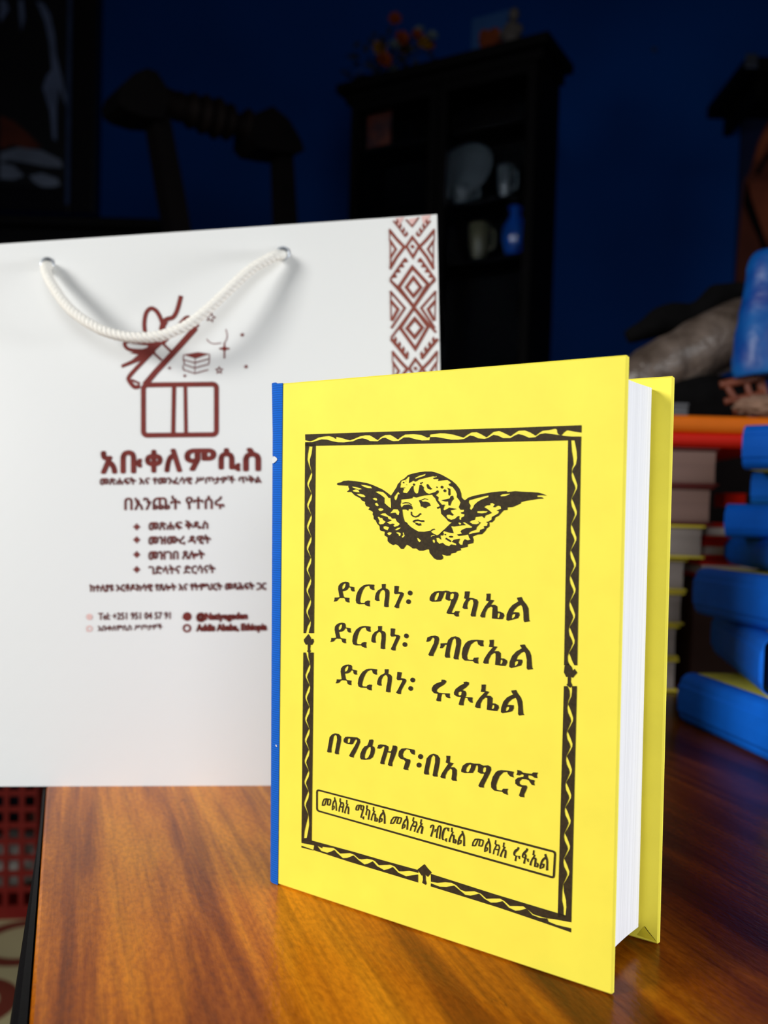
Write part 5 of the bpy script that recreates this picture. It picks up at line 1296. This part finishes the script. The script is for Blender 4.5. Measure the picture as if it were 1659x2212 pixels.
figi.poly([(1040, 106), (1034, 92), (1036, 70), (1044, 62), (1056, 66), (1068, 58), (1078, 62), (1082, 80), (1086, 94)])
m_figc = mat('orange_brown_print', rgb(120, 52, 14), 0.6, 0.2, var=0.6, vscale=60)
mesh('figure_print', [Vector((p.x, p.y, max(p.z, zb+0.001))) for p in [kpx(x, y, 0.0985) for x, y in figi.p]], figi.f, m_figc, ic_)
fg0 = kpx(1106, 90, 0.075)
fg0 = Vector((fg0.x, fg0.y, TZ+0.0003))
fig = thing('pale_figurine', fg0, 'pale grey robed figurine standing beside the blue card on top of the cabinet', 'figurine')
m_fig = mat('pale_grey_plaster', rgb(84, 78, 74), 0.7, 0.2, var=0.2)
hg = kpx(1120, 12, 0.075).z-fg0.z
lathe(fg0, [(0, 0), (0.026, 0), (0.027, 0.008), (0.020, 0.012), (0.018, hg*0.3), (0.021, hg*0.5), (0.019, hg*0.66), (0.009, hg*0.74), (0, hg*0.76)], 18).build('robe', m_fig, fig, smooth=True)
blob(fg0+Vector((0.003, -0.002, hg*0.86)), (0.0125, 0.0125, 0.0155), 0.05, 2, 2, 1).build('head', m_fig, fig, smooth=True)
for sg in (-1, 1):
    skin([fg0+ux*(sg*0.017)+Vector((0, 0, hg*0.64)), fg0+ux*(sg*0.022)-uy*0.010+Vector((0, 0, hg*0.5)), fg0+ux*(sg*0.003)-uy*0.022+Vector((0, 0, hg*0.56))], [0.007, 0.006, 0.005], m_fig, 'arm', fig, amp=0.05, n=8)

# dark bag hanging at the right of the cabinet
hb = at(1190, 330, Y1-0.03)
bgk = thing('hanging_bag', hb, 'dark narrow cloth bag hanging on the blue wall right of the cabinet', 'bag')
skin([at(1190, 385, Y1-0.025), at(1190, 350, Y1-0.03), at(1188, 310, Y1-0.03), at(1184, 280, Y1-0.022)], [0.014, 0.020, 0.018, 0.010], mat('dark_navy_fabric', rgb(10, 14, 30), 0.9, 0.1, var=0.3), 'pouch', bgk, amp=0.2, n=12)
tube(catmull([at(1184, 284, Y1-0.016), at(1176, 255, Y1-0.008), at(1168, 236, Y1-0.006), at(1180, 262, Y1-0.010), at(1190, 290, Y1-0.018)], 5), 0.004, 6).build('strap', m_blackcloth, bgk)
nl = at(1412, 108, Y1-0.006)
o = tube([Vector((nl.x, Y1-0.0005, nl.z)), Vector((nl.x, Y1-0.010, nl.z)), Vector((nl.x, Y1-0.0101, nl.z)), Vector((nl.x, Y1-0.012, nl.z))], [0.002, 0.002, 0.006, 0.006], 10).build('wall_nail', m_metal, origin=(nl.x, Y1-0.006, nl.z)); tag(o, 'single bright nail head in the blue wall above the books', 'nail')

# ------------------------------------------------------------------ framed picture, far left wall
Yp = Y1-0.03
def wp(px, py, y=Yp): return at(px, py, y)
xr = wp(213, 300).x; xin = wp(160, 300).x; zb_ = wp(180, 466).z
fp = thing('framed_painting', (xr-0.6, Yp, zb_), 'large dark framed painting of pale drapery on the wall at the far left', 'picture')
mf = MB(); zt = zb_+1.12; xl = xr-1.05; fwid = xr-xin
m_dkframe = mat('dark_brown_frame', rgb(20, 15, 16), 0.35, 0.4, var=0.3, vscale=12)
zt = min(zt, ZC-0.03)
for lo, hi in (((xin, Yp-0.03, zb_), (xr, Y1-0.001, zt)), ((xl, Yp-0.03, zb_), (xl+fwid, Y1-0.001, zt)), ((xl+fwid, Yp-0.03, zb_), (xin, Y1-0.001, zb_+fwid)), ((xl+fwid, Yp-0.03, zt-fwid), (xin, Y1-0.001, zt))):
    mf.add(*bm_box(lo, hi, 0.006))
mf.build('frame', m_dkframe, fp)
m_canvas = mat('dark_canvas', rgb(14, 12, 14), 0.5, 0.4, var=0.5, vscale=4)
box((xl+fwid, Yp-0.002, zb_+fwid), (xin, Yp+0.004, zt-fwid)).build('canvas', m_canvas, fp)
box((xin-0.012, Yp-0.0345, zb_+0.02), (xin+0.001, Yp-0.0305, zt-0.02), 0.001).build('frame_highlight_strip', mat('bluish_highlight', rgb(90, 110, 150), 0.3, 0.5, metal=0.6, var=0.3), fp)  # bluish highlight on the frame, put in as a coloured strip
m_drape = mat('pale_grey_paint', rgb(110, 124, 156), 0.6, 0.3, var=0.5, vscale=9); m_brp = mat('brown_paint', rgb(104, 44, 22), 0.6, 0.3, var=0.5, vscale=9); m_drape2 = mat('pale_cloud_paint', rgb(132, 142, 160), 0.6, 0.3, var=0.4, vscale=7)
def paint(polys, m, off):
    ink = Ink()
    for p in polys: ink.poly(p)
    mesh('painted_shape', [at(x, y, Yp-0.0025-off) for x, y in ink.p], ink.f, m, fp)
paint([[(78, 2), (95, 8), (108, 30), (118, 75), (122, 120), (134, 170), (148, 230), (140, 225), (128, 190), (122, 235), (122, 305), (114, 300), (108, 240), (92, 190), (100, 165), (112, 150), (106, 90), (96, 45)],
       [(0, 0), (12, 0), (20, 20), (6, 42), (0, 48)], [(40, 0), (50, 0), (54, 40), (46, 68), (42, 40)]], m_drape, 0)
paint([[(0, 250), (30, 262), (62, 290), (90, 318), (60, 322), (30, 312), (0, 322)]], m_brp, 0)
paint([[(0, 330), (40, 318), (90, 325), (130, 345), (136, 362), (100, 360), (60, 352), (20, 345), (0, 350)], [(0, 352), (30, 358), (52, 380), (30, 388), (0, 386)], [(62, 380), (90, 374), (125, 386), (130, 400), (100, 408), (76, 396)]], m_drape2, 0)
# low black cabinet in front of it
lc0 = at(345, 474, 2.30)
m_blk = mat('black_upholstery', rgb(8, 8, 9), 0.7, 0.2, var=0.3)
lcb = thing('black_sideboard', (lc0.x-0.5, 2.45, FL), 'plain black sideboard beneath the dark painting, behind the white bag', 'sideboard')
TOPS = at(200, 466, 2.30).z-FL
box((lc0.x-1.15, 2.32, 0.05+FL), (lc0.x-0.012, 2.66, FL+TOPS-0.025), 0.01).build('body', m_blk, lcb)
box((lc0.x-1.17, 2.30, FL+TOPS-0.025), (lc0.x, 2.67, FL+TOPS), 0.008, 3).build('top', m_blk, lcb)
for sx in (lc0.x-1.1, lc0.x-0.06): box((sx-0.025, 2.35, FL), (sx+0.025, 2.40, FL+0.05)).build('foot', m_blk, lcb)
for sx in (0, 1): 
    box((lc0.x-1.13+0.56*sx, 2.312, FL+0.1), (lc0.x-0.59+0.56*sx, 2.3195, FL+TOPS-0.05), 0.002).build('door', m_blk, lcb)

# ------------------------------------------------------------------ framed picture, right border
x0_ = wp(1606, 300).x; zt_ = wp(1630, 165).z; zb2 = wp(1595, 760).z
gp = thing('religious_poster', (x0_+0.25, Yp, zb2), 'dark blue poster of orange-brown figures on the wall at the right border', 'picture')
box((x0_, Y1-0.012, zb2), (x0_+0.62, Y1-0.001, zt_)).build('sheet', mat('navy_poster', rgb(8, 20, 58), 0.5, 0.3, var=0.3, vscale=5), gp)
m_skin = mat('orange_brown_paint', rgb(150, 74, 40), 0.6, 0.3, var=0.5, vscale=10, col2=rgb(86, 34, 16)); m_skd = mat('deep_brown_paint', rgb(96, 40, 18), 0.6, 0.3, var=0.4, vscale=10)
def gpaint(polys, m, off):
    ink = Ink()
    for p in polys: ink.poly(p)
    mesh('painted_shape', [at(x, y, Y1-0.0125-off) for x, y in ink.p], ink.f, m, gp)
gpaint([[(1680, 240), (1654, 270), (1636, 310), (1620, 370), (1607, 392), (1600, 470), (1594, 540), (1588, 620), (1584, 700), (1582, 740), (1680, 740)]], m_skd, 0)
gpaint([[(1680, 380), (1650, 392), (1622, 392), (1611, 400), (1615, 425), (1628, 450), (1636, 490), (1650, 520), (1680, 540)], [(1680, 250), (1658, 272), (1640, 312), (1628, 350), (1640, 348), (1655, 315), (1680, 290)]], m_skin, 0.001)
gpaint([[(1612, 392), (1606, 440), (1622, 480), (1640, 520), (1648, 545), (1660, 545), (1648, 500), (1634, 460), (1622, 425), (1618, 400)], [(1630, 375), (1655, 332), (1680, 318), (1680, 330), (1658, 345), (1640, 378)]], m_cab, 0.002)
# dark lamp-like shelf end above it
sh0 = at(1612, 130, 2.45)
shf = thing('dark_wall_shelf', (sh0.x+0.2, 2.6, sh0.z), 'dark wall shelf end with a silver corner at the upper right border', 'shelf')
zlo = at(1640, 150, 2.45).z
box((sh0.x, 2.45, zlo), (sh0.x+0.42, Y1-0.002, zlo+0.035), 0.004).build('board', m_cab, shf)
box((sh0.x+0.05, 2.50, zlo-0.05), (sh0.x+0.07, Y1-0.002, zlo-0.0005), 0.003).build('bracket', m_cab, shf)
box((sh0.x-0.002, 2.448, zlo+0.004), (sh0.x+0.03, 2.452, zlo+0.040), 0.001).build('corner_fitting', m_metal, shf, label='silver corner fitting')
